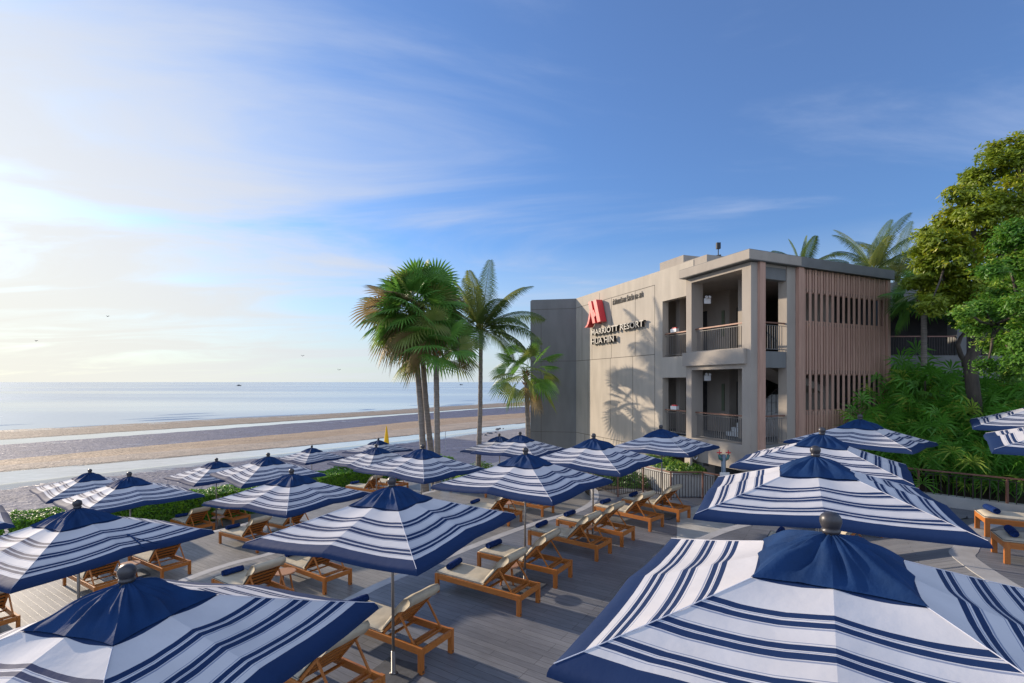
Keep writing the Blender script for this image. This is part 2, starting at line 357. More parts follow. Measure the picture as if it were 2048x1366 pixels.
    ro = N.new('ShaderNodeMapRange'); ro.inputs[3].default_value = .75; ro.inputs[4].default_value = .06; L.new(wf.outputs[0], ro.inputs[0]); L.new(ro.outputs[0], p.inputs['Roughness'])
    bs = N.new('ShaderNodeMapRange'); bs.inputs[3].default_value = .8; bs.inputs[4].default_value = 0.0; L.new(wf.outputs[0], bs.inputs[0])
    bp = N.new('ShaderNodeBump'); bp.inputs['Distance'].default_value = .4; L.new(bs.outputs[0], bp.inputs['Strength']); L.new(n2.outputs[0], bp.inputs['Height']); L.new(bp.outputs[0], p.inputs['Normal'])
    me.materials.append(m); o = bpy.data.objects.new('beach', me); COL.objects.link(o); tag(o, kind='structure')
    # sea
    s = MB(); xs = [-12000, -2000, -300, 0, 60, 130, 300, 900, 3000, 12000]
    a = [bpt(t, interp(t, B_EDGE[5]) - 1.2) for t in xs]
    for i in range(len(xs) - 1):
        b0 = bpt(xs[i] * 1, 30000); b1 = bpt(xs[i + 1] * 1, 30000)
        s.add([(*a[i], SZ - .045), (*a[i + 1], SZ - .045), (*b1, SZ - .045), (*b0, SZ - .045)], [(0, 1, 2, 3)])
    sm = bpy.data.materials.new('sea_water'); sm.use_nodes = True; N = sm.node_tree.nodes; L = sm.node_tree.links; p = N['Principled BSDF']
    p.inputs['Base Color'].default_value = (.36, .42, .46, 1); p.inputs['Roughness'].default_value = .22; p.inputs['IOR'].default_value = 1.33
    tc = N.new('ShaderNodeTexCoord'); mp = N.new('ShaderNodeMapping'); mp.inputs['Rotation'].default_value = (0, 0, R(-46)); mp.inputs['Scale'].default_value = (.25, 1, 1); L.new(tc.outputs['Object'], mp.inputs[0])
    n1 = N.new('ShaderNodeTexNoise'); n1.inputs['Scale'].default_value = .5; n1.inputs['Detail'].default_value = 7; L.new(mp.outputs[0], n1.inputs['Vector'])
    bp = N.new('ShaderNodeBump'); bp.inputs['Strength'].default_value = .2; bp.inputs['Distance'].default_value = .03; L.new(n1.outputs[0], bp.inputs['Height']); L.new(bp.outputs[0], p.inputs['Normal'])
    n3 = N.new('ShaderNodeTexNoise'); n3.inputs['Scale'].default_value = .012; n3.inputs['Detail'].default_value = 6; L.new(mp.outputs[0], n3.inputs['Vector'])
    r3 = N.new('ShaderNodeMapRange'); r3.inputs[1].default_value = .35; r3.inputs[2].default_value = .65; r3.inputs[3].default_value = .14; r3.inputs[4].default_value = .34; L.new(n3.outputs[0], r3.inputs[0]); L.new(r3.outputs[0], p.inputs['Roughness'])
    tag(s.build('sea', sm), kind='structure')
    # low waves running in along the shore
    g = random.Random(3); s = MB()
    for off in (.8, 3.2, 7.5, 14, 24):
        t = -60.0
        while t < 420:
            L_ = g.uniform(6, 26); n = int(L_ / 1.2) + 2; wv = g.uniform(.25, .7) * (1 + off * .03); prev = None
            for k in range(n):
                tt = t + L_ * k / (n - 1); e = interp(tt, B_EDGE[5]) + off + 1.2 * noise.noise((tt * .06, off, 2)); h = .13 * math.sin(PI * k / (n - 1)) ; ww = wv * (math.sin(PI * k / (n - 1)) + .05)
                ring = [(*bpt(tt, e - ww), SZ - .04), (*bpt(tt, e - ww * .2), SZ - .04 + h), (*bpt(tt, e + ww), SZ - .04)]
                b = s.add(ring, []); 
                if prev is not None: s.add([], []); s.f += [(prev, b, b + 1, prev + 1), (prev + 1, b + 1, b + 2, prev + 2)]; s.m += [0, 0]
                prev = b
            t += L_ + g.uniform(3, 30) * (1 + off * .1)
    waves = s
    tag(waves.build('shore_waves', sm, None, True), kind='structure')
    # land sheet under everything, reaching far inland
    g2 = MB(); g2.add([(*bpt(-3000, 6), SZ - .15), (*bpt(4000, 6), SZ - .15), (*bpt(4000, -4000), SZ - .15), (*bpt(-3000, -4000), SZ - .15)], [(0, 1, 2, 3)])
    tag(g2.build('ground', mat('dry_ground', (.20, .17, .12), .95, var=.25, vscale=.4, bump=.4)), kind='structure')
beach()

# ------------------------------------------------------------------ terraces
HD = R(-33)
deckA = deck_mat('deck_boards', HD, (.150, .156, .175), (.190, .195, .212))
deckB = deck_mat('deck_boards_sunlit', HD, (.205, .195, .18), (.26, .245, .225))  # same boards, with warm sunlight put into the colour
CA = [(-4.9, -3), (-4.7, 5), (-3.95, 8), (-3.11, 9.88), (-2.44, 11.0), (-.5, 13.66), (.9, 15.3), (2.1, 16.5), (2.9, 18.2), (3.2, 21)]
CB = [(-10.2, -3), (-9.6, 6), (-8.6, 9.8), (-7.78, 12.2), (-7.31, 13.15), (-6.59, 14.04), (-5.2, 16.8), (-4.2, 20.5), (-2.6, 22.4), (1.5, 23), (3.4, 23.2)]
CD = [(-19, -3), (-17.5, 8), (-13.6, 14.2), (-11.4, 17.0), (-10.1, 18.6), (-9.2, 21), (-8.7, 24), (-4.5, 28), (0, 29.5)]
CC = [(-1.2, -3), (-.5, 3.2), (.1, 5), (.79, 6.33), (1.6, 7.9), (2.6, 9.6), (3.6, 11.1), (4.8, 12.3), (5.8, 13.05), (6.96, 13.7), (9, 14.6), (11.5, 15.6)]
CE = [(6.6, -3), (6.9, 4), (7.2, 7), (7.81, 8.92), (8.3, 9.5), (8.87, 10.0), (10.0, 11.0), (12.2, 12.0)]
def smooth_curve(c, n=5):
    out = []
    for i in range(len(c) - 1):
        p0 = Vector(c[max(0, i - 1)]); p1 = Vector(c[i]); p2 = Vector(c[i + 1]); p3 = Vector(c[min(len(c) - 1, i + 2)])
        for k in range(n):
            t = k / n
            out.append(tuple(.5 * ((2 * p1) + (-p0 + p2) * t + (2 * p0 - 5 * p1 + 4 * p2 - p3) * t * t + (-p0 + 3 * p1 - 3 * p2 + p3) * t ** 3)))
    out.append(tuple(c[-1])); return out
def terrace(name, curve, rest, top, m, thick=1.6, strip=.22):
    c = smooth_curve(curve)
    s = MB(); s.prism((c + rest)[::-1], top - thick, top)
    o = s.build(name, m); tag(o, kind='structure')
    if strip:
        q = MB(); 
        for i in range(len(c) - 1):
            a = Vector(c[i]); b = Vector(c[i + 1])
            def nrm(i):
                d = (Vector(c[min(i + 1, len(c) - 1)]) - Vector(c[max(i - 1, 0)])).normalized(); return Vector((d.y, -d.x))
            a2 = a + nrm(i) * strip; b2 = b + nrm(i + 1) * strip
            q.add([(a.x - nrm(i).x * .02, a.y - nrm(i).y * .02, top + .004), (b.x - nrm(i + 1).x * .02, b.y - nrm(i + 1).y * .02, top + .004), (b2.x, b2.y, top + .004), (a2.x, a2.y, top + .004)], [(0, 1, 2, 3)])
            p0 = a - nrm(i) * .02; p1 = b - nrm(i + 1) * .02
            q.add([(p0.x, p0.y, top - .06), (p1.x, p1.y, top - .06), (p1.x, p1.y, top + .004), (p0.x, p0.y, top + .004)], [(0, 1, 2, 3)])
        tag(q.build('step_edge', M['strip']), kind='structure')
HL = [(-25, 9.5), (-17.1, 17.8), (-12.7, 22.0), (-8.8, 26.7), (-3.5, 34.2), (0.4, 40)]   # hedge centre line
s = MB(); s.prism(([(-30, -3)] + [(x + .3, y - .2) for x, y in HL] + [(3.3, 40), (12, 33), (30, 30), (30, -3)])[::-1], ZT['T4'] - 1.6, ZT['T4'])
tag(s.build('lowest_terrace', deckB), kind='structure')
terrace('lower_terrace', CD, [(40, 29.5), (40, -3)], ZT['T3'], deckB)
terrace('middle_terrace', CB, [(3.4, 22), (40, 22), (40, -3)], ZT['T2'], deckB)
terrace('main_terrace', CA, [(7, 21.2), (40, 21), (40, -3)], ZT['T1'], deckA)
terrace('upper_terrace', CC, [(13.2, 14.9), (20, 9), (20, -3)], ZT['T0'], deckA)
terrace('top_terrace', CE, [(14.5, 11.2), (20, 6), (20, -3)], ZT['T00'], deckA, strip=.34)
ce = smooth_curve(CE); s = MB(); s.uv = None; rows = []
for i in range(len(ce)):
    d = (Vector(ce[min(i + 1, len(ce) - 1)]) - Vector(ce[max(i - 1, 0)])).normalized(); n = Vector((-d.y, d.x)); p = Vector(ce[i])
    rows.append([(p.x + n.x * q, p.y + n.y * q, ZT['T00'] - .002 + (ZT['T0'] + .004 - ZT['T00']) * q / 1.6) for q in (.018, .6, 1.1, 1.6)])
for a, b in zip(rows, rows[1:]):
    for k in range(3): s.add([a[k], b[k], b[k + 1], a[k + 1]], [(0, 3, 2, 1)])
tag(s.build('ramp', deckA), kind='structure')
# pale concrete path between upper terrace and railing
s = MB(); pc = smooth_curve(CC)[30:]; s.prism([(x, y + .02) for x, y in pc] + [(11.8, 17), (7.6, 16.3), (6.8, 17.5), (5.3, 16.2)], -.3, .004)
tag(s.build('concrete_path', M['kerb']), kind='structure')

# ------------------------------------------------------------------ umbrellas
HS = 1.325; ZCAN = 2.79 - .19    # finial top at 2.79 above its ground
def canopy_z(u, w):   # w: 0 = middle rib, 1 = corner rib
    zm = -.43 * u - .035 * u * (1 - u) * 0; zc = -.475 * u
    k = zm + (zc - zm) * w
    return ZCAN + k + .05 * (1 - u) ** 2 - .060 * u * math.sin(PI * w) * (1 - .72 * u ** 4)
def sector_pts(u, w, sgn, q):
    x = u * HS; y = u * HS * w * sgn; a = q * PI / 2
    return x * math.cos(a) - y * math.sin(a), x * math.sin(a) + y * math.cos(a)
def canopy_mesh(seed):
    s = MB(); s.uv = []; NA = 9; us = [.06, .15, .25, .33, .40, .48, .56, .64, .72, .80, .88, .94, 1.0]
    for q in range(4):
        for sg in (-1, 1):
            b = len(s.v)
            for u in us + [1.012, 1.02, 1.022]:
                for k in range(NA):
                    w_ = k / (NA - 1); uu = min(u, 1.0); x, y = sector_pts(u if u <= 1 else u, w_, sg, q)
                    nz = .020 * noise.noise((x * 1.6, y * 1.6, seed)) * uu * (1 - .5 * w_) + .005 * noise.noise((x * 6, y * 6, seed)) + .007 * noise.noise((math.atan2(y, x) * 9, uu * 1.2, seed)) * uu * math.sin(PI * w_)
                    z = canopy_z(uu, w_) + nz
                    if u > 1:
                        lv = {1.012: .02, 1.02: .045, 1.022: .065}[u]; z -= lv
                        rp = 1 + .004 * noise.noise((x * 14, y * 14, seed + 3)); x *= rp; y *= rp
                    s.v.append((x, y, z)); s.uv.append((w_, uu))
            nu = len(us) + 3
            for i in range(nu - 1):
                for k in range(NA - 1):
                    f = (b + i * NA + k, b + (i + 1) * NA + k, b + (i + 1) * NA + k + 1, b + i * NA + k + 1)
                    s.f.append(f if sg > 0 else f[::-1]); s.m.append(0)
    return s.mesh('canopy', M['stripe'], True)
def cap_mesh(seed):
    s = MB(); NA = 17; us = [.0, .02, .035, .05, .07, .095, .12, .145, .17, .195, .22, .245, .27, .29, .305, .315, .322]
    for q in range(4):
        for sg in (-1, 1):
            b = len(s.v)
            for u in us:
                for k in range(NA):
                    w_ = k / (NA - 1); uu = u * (1 - .07 * math.sin(PI * w_) * (u / .322) ** 2)
                    x, y = sector_pts(uu, w_, sg, q); t = u / .322
                    ang = math.atan2(y, x); rr = math.hypot(x, y)
                    fold = (noise.noise((math.cos(ang) * 4.2, math.sin(ang) * 4.2, seed + rr * 3.2)) + .7 * noise.noise((math.cos(ang) * 9, math.sin(ang) * 8, seed + 7 + rr * 4.0)))
                    z = canopy_z(uu, w_) + .035 * (1 - t) ** 2.0 + .030 + .028 * math.sin(PI * t) - .020 * t ** 4 + .042 * fold * math.sin(PI * min(1, t * .93)) + .012 * noise.noise((x * 6, y * 6, seed))
                    z = max(z, canopy_z(uu, w_) + .012)
                    s.v.append((x, y, z))
            for i in range(len(us) - 1):
                for k in range(NA - 1):
                    f = (b + i * NA + k, b + (i + 1) * NA + k, b + (i + 1) * NA + k + 1, b + i * NA + k + 1)
                    s.f.append(f if sg > 0 else f[::-1]); s.m.append(0)
    return s.mesh('vent_cap', M['navy'], True)
def mobj(name, me, parent=None):
    o = bpy.data.objects.new(name, me); COL.objects.link(o)
    if parent: o.parent = parent
    return o
def make_umbrella(seed):
    r = empty('parasol')
    mobj('canopy', canopy_mesh(seed), r); mobj('vent_cap', cap_mesh(seed), r)
    s = MB(); z0 = ZCAN + .085
    s.lathe([(a * 1.18, b * 1.38) for a, b in [(.052, -.05), (.056, -.005), (.05, .0), (.038, .006), (.040, .014), (.046, .018), (.047, .028), (.040, .032), (.046, .042), (.053, .062), (.053, .078), (.046, .094), (.030, .106), (.012, .111), (0, .112)]], 24, (0, 0, z0 - .0))
    s.build('finial', M['finial'], r, True)
    s = MB(); s.tube([(0, 0, .05), (0, 0, ZCAN + .07)], .021, 12); s.build('pole', M['pole'], r, True)
    s = MB(); s.lathe([(.0, .36), (.030, .36), (.030, .06), (.06, .055), (.0, .055)], 14)
    s.build('pole_sleeve', M['pole'], r, True)
    s = MB(); s.box(-.34, .34, -.34, .34, .0, .05); s.build('base_plate', M['base'], r, bevel=.008)
    s = MB(); s.lathe([(.0, .06), (.05, .05), (.055, 0), (.05, -.04), (0, -.05)], 12, (0, 0, ZCAN - .05)); s.build('crown_hub', M['finial'], r, True)
    s = MB(); s.lathe([(.0, .05), (.045, .045), (.05, 0), (.045, -.04), (0, -.05)], 12, (0, 0, ZCAN - .62)); s.build('runner_hub', M['finial'], r, True)
    for i in range(8):
        a = i * PI / 4; L_ = HS * (1 if i % 2 == 0 else 2 ** .5); wv = 0 if i % 2 == 0 else 1
        s = MB(); d = Vector((math.cos(a), math.sin(a), 0))
        s.beam(d * .05 + Vector((0, 0, ZCAN - .02)), d * (L_ * .985) + Vector((0, 0, canopy_z(1, wv) - .016)), .014, .02)
        rb = s.build('rib', M['finial'], r)
        s = MB(); s.beam(d * .05 + Vector((0, 0, ZCAN - .62)), d * (L_ * .52) + Vector((0, 0, ZCAN + (canopy_z(1, wv) - ZCAN) * .52 - .035)), .012, .016)
        s.build('strut', M['finial'], rb)
    for q in range(4):
        s = MB(); pts = []
        for u in (.32, .45, .6, .75, .9, 1.0):
            x, y = sector_pts(u, 1, 1, q); pts.append((x, y, canopy_z(u, 1) + .003 + .02 * noise.noise((x * 1.6, y * 1.6, seed)) * u * .5))
        s.tube(pts, .0032, 5); s.build('hip_seam', M['seam'], r)
    return r
UG = 'navy and white striped parasols on the terraces'
UMB = [  # X, D, ground z, angle deg, label
 (-1.69, 7.22, 2.07 - 2.10, 21.2, 'striped parasol in the middle foreground, over the cream lounger backs near the bottom edge'),
 (.26, 10.27, 0, 12.3, 'striped parasol in the centre standing over two loungers with a round table between them'),
 (2.10, 13.15, 0, 9.0, 'striped parasol before the beige wall, overlapping the parasol in front of the balconies'),
 (4.68, 15.7, 0, 5.9, 'striped parasol standing below the open balconies beside the bronze railing'),
 (-5.45, 12.4, -.80, 20.8, 'striped parasol left of centre with its pole rising between two middle terrace loungers'),
 (-2.67, 14.63, -.47, 11.5, 'striped parasol directly in front of the foot of the three fan palm trunks'),
 (-6.91, 8.09, -.55, 21.1, 'big striped parasol at left with two dark tie straps lying on its canopy'),
 (-10.32, 13.73, -1.10, 6.5, 'striped parasol beyond the strapped one, its canopy edge running in front of the hedge'),
 (-8.23, 17.06, -1.04, 3.3, 'striped parasol overlapping the hedge just right of the one with a fully visible slim pole'),
 (-11.67, 19.96, -1.66, 8.8, 'small striped parasol in front of the sunlit hedge, its slim pole fully visible'),
 (-14.92, 17.76, -1.72, 6.7, 'striped parasol standing farthest left against the purple sand, half behind its neighbour'),
 (-11.2, 28.3, -2.2, 11.4, 'smallest striped parasol, alone against the near tidal pool beyond the hedge'),
 (-7.39, 27.98, -1.76, 14.7, 'distant striped parasol just left of and below the yellow flag'),
 (-5.40, 20.2, -1.13, 6.0, 'striped parasol right in front of the distant one by the yellow flag'),
 (-.57, 23.99, -1.10, 18.5, 'striped parasol by the coconut palm trunk, half hidden behind its neighbour'),
 (.30, 19.2, -.55, 14.7, 'striped parasol just left of the dark grey wall, overlapping the one by the coconut trunk'),
 (4.03, 6.60, .50, 17.4, 'large striped parasol at right, second nearest, with a dome finial behind the nearest one'),
 (5.84, 9.66, .47, 9.3, 'striped parasol at right, third in the row behind the two big near ones'),
 (8.97, 13.07, .50, -4.2, 'striped parasol at right in front of the fan leaved shrubs, farthest in its row'),
 (2.06, 3.22, .50, 14.1, 'nearest and largest striped parasol filling the bottom right corner'),
 (-2.90, 3.83, -.05, 30, 'nearest striped parasol at bottom left with a wrinkled navy vent cap'),
 (12.3, 11.5, 1.07, 4, 'striped parasol cut by the right edge, the upper canopy of two'),
 (9.05, 7.65, 1.07, 4, 'striped parasol cut by the right edge, only a lower canopy tip showing'),
 (-13.0, 11.1, -1.10, 4, 'striped parasol cut by the left edge, only its canopy corner showing beside the hedge'),
]
protos = [make_umbrella(q) for q in (3.1, 11.7, 23.9, 31.3, 47.2)]
used = [0] * 5
for i, (x, y, z, th, lb) in enumerate(UMB):
    k = i % 5
    if not used[k]: o = protos[k]; used[k] = 1
    else: o = copy_tree(protos[k])
    o.location = (x, y, z); o.rotation_euler = (R(rnd.uniform(-1.5, 1.5)), R(rnd.uniform(-1.5, 1.5)), R(th - 45) + (i * 7 % 4) * PI / 2)
    tag(o, lb, 'parasol', UG)
    if i == 6:
        # tie straps of navy webbing lying across one side panel
        a0 = -o.rotation_euler.z
        for (u0, w0, u1, w1) in ((.64, .30, 1.0, .16), (.66, .26, .98, .34)):
            s = MB(); n = 10; L0 = []
            fx, fy = math.cos(R(21.1 - 45)), math.sin(R(21.1 - 45))
            for j in range(n + 1):
                t = j / n; u = u0 + (u1 - u0) * t; wv = w0 + (w1 - w0) * t
                # side facing the camera and right
                best = None
                for q in range(4):
                    for sg in (-1, 1):
                        px, py = sector_pts(u, wv, sg, q)
                        wx, wy = (Matrix.Rotation(o.rotation_euler.z, 2) @ Vector((px, py)))
                        sc_ = wx * .93 - wy * .36 + .3 * (wx * .36 + wy * .93)
                        if best is None or sc_ > best[0]: best = (sc_, px, py)
                L0.append(Vector((best[1], best[2], canopy_z(u, wv) + .012)))
            for j in range(n): s.beam(L0[j], L0[j + 1], .022, .004)
            s.build('tie_strap', M['navy'], o)

# ------------------------------------------------------------------ loungers
def make_lounger(head=True):
    r = empty('sun_lounger'); W = .335; LN = 2.0
    s = MB()
    for sy in (-1, 1): s.box(.075, LN - .075, sy * W - .02, sy * W + .02, .265, .37)
    s.box(.0, .04, -W + .03, W - .03, .27, .365); s.box(LN - .04, LN, -W + .03, W - .03, .27, .365)
    s.build('frame', M['teak'], r, bevel=.004)
    for (x0, sy) in ((0, -1), (0, 1), (LN - .08, -1), (LN - .08, 1)):
        s = MB(); yc = sy * (W + .002); s.box(x0, x0 + .08, yc - .03, yc + .03, 0, .373); lg = s.build('leg', M['teak_leg'], r, bevel=.004)
        if x0 > 1:
            s = MB(); s.tube([(LN - .03, yc - .012 + sy * .0, .035), (LN - .03, yc + .012, .035)], .034, 12); s.build('wheel', M['black'], lg)
    s = MB()
    s.box(1.20, 1.25, -W + .02, W - .02, .30, .32)
    s.box(1.66, 1.70, -W + .02, W - .02, .285, .325)
    s.build('slats', M['teak'], r)
    # reclining back frame
    A = R(47); px, pz = 1.16, .36; dx, dz = math.cos(A), math.sin(A); nx, nz = -dz, dx; LB = .80
    def P(a, n, y): return (px + dx * a + nx * n, y, pz + dz * a + nz * n)
    s = MB()
    for sy in (-1, 1): s.beam(P(-.02, 0, sy * .285), P(LB, 0, sy * .285), .035, .045, (nx, 0, nz))
    for a in (.06, .20, .34, .48, .62, .76): s.beam(P(a, 0, -.27), P(a, 0, .27), .06, .018, (nx, 0, nz))
    s.build('back_frame', M['teak'], r)
    s = MB()
    for sy in (-1, 1): s.beam(P(.50, -.02, sy * .30), (1.80, sy * .30, .34), .028, .022)
    s.beam((1.80, -.30, .335), (1.80, .30, .335), .03, .03)
    s.build('back_prop', M['teak'], r)
    def cush(name, ps, th, hw, mt, par, seed):
        # padded slab with rounded edge along a path of (x,z) points with normals
        s = MB(); ny = 9; prof = []; n = len(ps)
        rows = []
        for i, (x, z, ax, az) in enumerate(ps):
            e = min(1, (min(i, n - 1 - i)) / 1.5 + .25)
            row = []
            for j in range(ny):
                y = -hw + 2 * hw * j / (ny - 1); ee = 1 if 0 < j < ny - 1 else .45
                h = th * (.55 + .45 * e) * ee * (1 + .08 * noise.noise((x * 5, y * 6, seed)))
                if i in (0, n - 1): h *= .6
                row.append(((x + ax * h, y, z + az * h), (x, y, z)))
            rows.append(row)
        for row in rows:
            for t, b in row: s.v.append(t)
            for t, b in row: s.v.append(b)
        m_ = 2 * ny
        for i in range(n - 1):
            for j in range(ny - 1):
                a = i * m_ + j; s.f.append((a, a + m_, a + m_ + 1, a + 1)); s.m.append(0)
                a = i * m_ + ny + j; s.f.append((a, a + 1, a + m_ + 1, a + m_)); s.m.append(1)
            a = i * m_; s.f.append((a, a + ny, a + ny + m_, a + m_)); s.m.append(0)
            a = i * m_ + ny - 1; s.f.append((a, a + m_, a + ny + m_, a + ny)); s.m.append(0)
        for i in (0, n - 1):
            for j in range(ny - 1):
                a = i * m_ + j; f = (a, a + 1, a + ny + 1, a + ny); s.f.append(f); s.m.append(0)
        return s.build(name, [mt, M['cushback']], par, True)
    ps = [(-.005 + i * .0968, .372, 0, 1) for i in range(13)]
    c = cush('seat_cushion', ps, .062, .33, M['cushion'], r, 1)
    s = MB()
    for sy in (-1, 1): s.tube([(0, sy * .331, .40), (.6, sy * .332, .402), (1.15, sy * .331, .40)], .005, 5)
    s.tube([(-.008, -.33, .40), (-.008, .33, .40)], .005, 5); s.build('piping', M['piping'], c)
    q = []
    for i in range(10):
        a = .02 + .80 * i / 9; x, _, z = P(a, .028, 0); q.append((x, z, nx, nz))
    c2 = cush('back_cushion', q, .07, .325, M['cushion'], r, 5)
    # hood of the cushion folded over the top of the back frame
    s = MB(); pts = [P(.40, .096, 0), P(.58, .112, 0), P(.77, .10, 0), P(.85, .055, 0), P(.845, .0, 0), P(.80, -.032, 0), P(.66, -.03, 0)]
    ny = 8
    for (x, _, z) in pts:
        for j in range(ny):
            y = -.338 + .676 * j / (ny - 1); k = .008 * noise.noise((x * 9, y * 11, 2)) - (.012 if j in (0, ny - 1) else 0); s.v.append((x + nx * k, y, z + nz * k))
    for i in range(len(pts) - 1):
        for j in range(ny - 1): s.f.append((i * ny + j, (i + 1) * ny + j, (i + 1) * ny + j + 1, i * ny + j + 1)); s.m.append(0)
    for j0 in (0, ny - 1):
        s.f.append(tuple(i * ny + j0 for i in range(len(pts)))); s.m.append(0)
    s.build('cushion_hood', M['cushion'], c2, True)
    return r
LG = 'teak sun loungers with cream cushions'
# nh = (X, D) of the near head-end leg, ground z, heading, towel?, labels
LNG = [
 (.142, 8.96, 0, -33, 1, 'teak lounger in front of the centre parasol pole, nearest of its pair', 1),
 (.896, 10.19, 0, -33, 1, 'teak lounger just behind the one in front of the centre pole, beyond its round table', 0),
 (1.98, 11.72, 0, -38, 1, 'teak lounger with round table at its far side, third from front in the central row', 1),
 (2.79, 12.75, 0, -38, 1, 'teak lounger fourth from front in the central row, behind the round table', 0),
 (3.85, 14.05, 0, -46, 1, 'teak lounger below the balcony side parasol, nearer of the two by the railing', 0),
 (4.95, 15.0, 0, -46, 1, 'teak lounger farthest in the central row, right against the bronze railing', 0),
 (-1.28, 7.18, 0, -32, 1, 'teak lounger at bottom centre right behind the middle foreground pole', 0),
 (-2.03, 5.95, 0, -32, 0, 'teak lounger cut by the bottom edge, nearest one to the viewer', 0),
 (-4.12, 11.12, -.52, -35, 1, 'teak lounger left of centre with its foot end under the middle foreground canopy', 0),
 (-4.95, 9.94, -.52, -35, 1, 'teak lounger with a navy towel above the bottom left parasol, round table beyond', 1),
 (-9.19, 13.27, -1.10, -32, 0, 'teak lounger under the strapped parasol edge, right one of the pair', 0),
 (-9.95, 12.05, -1.10, -32, 0, 'teak lounger under the strapped parasol edge, left one of the pair', 1),
 (-10.7, 10.0, -1.10, -32, 0, 'teak lounger cut by the left edge at bottom left', 0),
 (-11.25, 20.4, -1.70, -33, 0, 'teak lounger in front of the hedge with round table on its left', 0),
 (-12.0, 19.15, -1.70, -33, 1, 'teak lounger in front of the dark hedge, round table on its right', 1),
 (-7.83, 15.55, -1.10, -29, 1, 'teak lounger alone on sunlit deck left of the middle terrace step edge', 0),
 (-7.1, 16.8, -1.10, -29, 0, 'teak lounger mostly hidden under the left of centre canopy', 0),
 (-6.1, 22.8, -1.10, -30, 1, 'small distant teak lounger by the hedge with a faded navy towel', 0),
 (-5.4, 24.0, -1.10, -30, 0, 'small distant teak lounger behind twin slim poles near the palm trunks', 0),
 (-.10, 16.4, -.52, -38, 1, 'teak lounger with navy towel left of the centre parasol pole, below its canopy', 1),
 (1.07, 17.54, -.52, -38, 0, 'teak lounger right of the centre parasol pole, partly under its canopy edge', 0),
 (-1.05, 20.5, -.52, -36, 0, 'distant teak lounger half hidden by the left edge of the centre canopy', 0),
 (8.7, 11.8, .48, -34, 0, 'teak lounger under the second nearest right parasol, only legs and rail showing', 0),
 (7.0, 9.5, .48, -34, 1, 'teak lounger hidden behind the nearest right parasol, one towel end showing', 0),
 (9.48 + 1.72, 10.13 - 1.0, 1.07, -30, 1, 'cream cushioned teak lounger at the right edge, farther of two by the leafy railing', 0),
 (8.40 + 1.72, 8.62 - 1.0, 1.07, -30, 1, 'cream cushioned teak lounger at the right edge, nearer one beside the curved step edge', 1),
]
lp = make_lounger(); first = True
towp = None
def make_towel():
    s = MB(); n = 16; L_ = .22; rings = []
    for k in range(9):
        x = -L_ + 2 * L_ * k / 8; rr = .066 * (.90 if k in (0, 8) else 1) * (1 + .05 * noise.noise((k * .8, 0, 4)))
        rings.append((x, rr))
    b = 0
    for x, rr in rings:
        for k in range(n):
            a = 2 * PI * k / n; q = rr * (1 + .05 * math.cos(2 * a)) * (1 + .03 * noise.noise((x * 9, math.cos(a) * 2, math.sin(a) * 2)))
            s.v.append((x, q * math.cos(a), .063 + q * math.sin(a)))
    for i in range(8):
        for k in range(n): s.f.append((i * n + k, i * n + (k + 1) % n, (i + 1) * n + (k + 1) % n, (i + 1) * n + k)); s.m.append(0)
    for e, sg in ((0, -1), (8, 1)):   # rolled end: spiral ridge
        c0 = len(s.v); x = rings[e][0]; prev = [e * n + k for k in range(n)]
        for ri, (f_, off) in enumerate(((.78, .0), (.66, -.012), (.48, .0), (.36, -.012), (.16, 0))):
            cur = []
            for k in range(n):
                a = 2 * PI * k / n; s.v.append((x + sg * off, .06 * f_ * math.cos(a), .063 + .06 * f_ * math.sin(a))); cur.append(len(s.v) - 1)
            for k in range(n): s.f.append((prev[k], prev[(k + 1) % n], cur[(k + 1) % n], cur[k])); s.m.append(0)
            prev = cur
        s.f.append(tuple(prev)); s.m.append(0)
    return s.build('rolled_towel', M['towel'], None, True)
def make_table():
    r = empty('side_table')
    s = MB(); s.lathe([(0, .44), (.22, .44), (.235, .436), (.24, .425), (.235, .412), (.0, .41)], 32); s.build('table_top', M['teak_top'], r, False)
    for k in range(3):
        a = k * 2 * PI / 3 + .4; s = MB(); s.beam((.10 * math.cos(a), .10 * math.sin(a), .41), (.17 * math.cos(a), .17 * math.sin(a), 0), .03, .03); s.build('leg', M['teak_leg'], r)
    return r
TL = {}
tp = None; bp_ = None
twords = {0: 'on the lounger nearest the centre parasol pole', 1: 'on the lounger behind the centre pole, next behind the round table', 2: 'on the third lounger of the central row',
 3: 'on the fourth lounger of the central row', 4: 'on the near lounger of the pair by the bronze railing', 5: 'on the lounger right against the bronze railing', 6: 'peeking over the canopy tip of the bottom left parasol',
 8: 'tucked under the left tip of the middle foreground canopy', 9: 'on the lounger above the bottom left parasol', 14: 'on the lounger in front of the dark hedge', 15: 'on the lone lounger on sunlit deck left of centre',
 17: 'faded, on the small distant lounger by the hedge', 19: 'on the lounger below the left half of the centre canopy', 23: 'end just peeking above the nearest right parasol', 24: 'on the far lounger at the right edge', 25: 'on the near lounger at the right edge'}
tbw = {0: 'between the two loungers at the centre parasol pole', 2: 'between the third and fourth loungers of the central row', 9: 'beside the slim pole left of the middle foreground parasol', 11: 'between the loungers under the strapped parasol edge',
 14: 'between the two loungers by the dark hedge', 19: 'below the centre canopy left of its pole', 25: 'cut by the right edge between the two right loungers'}
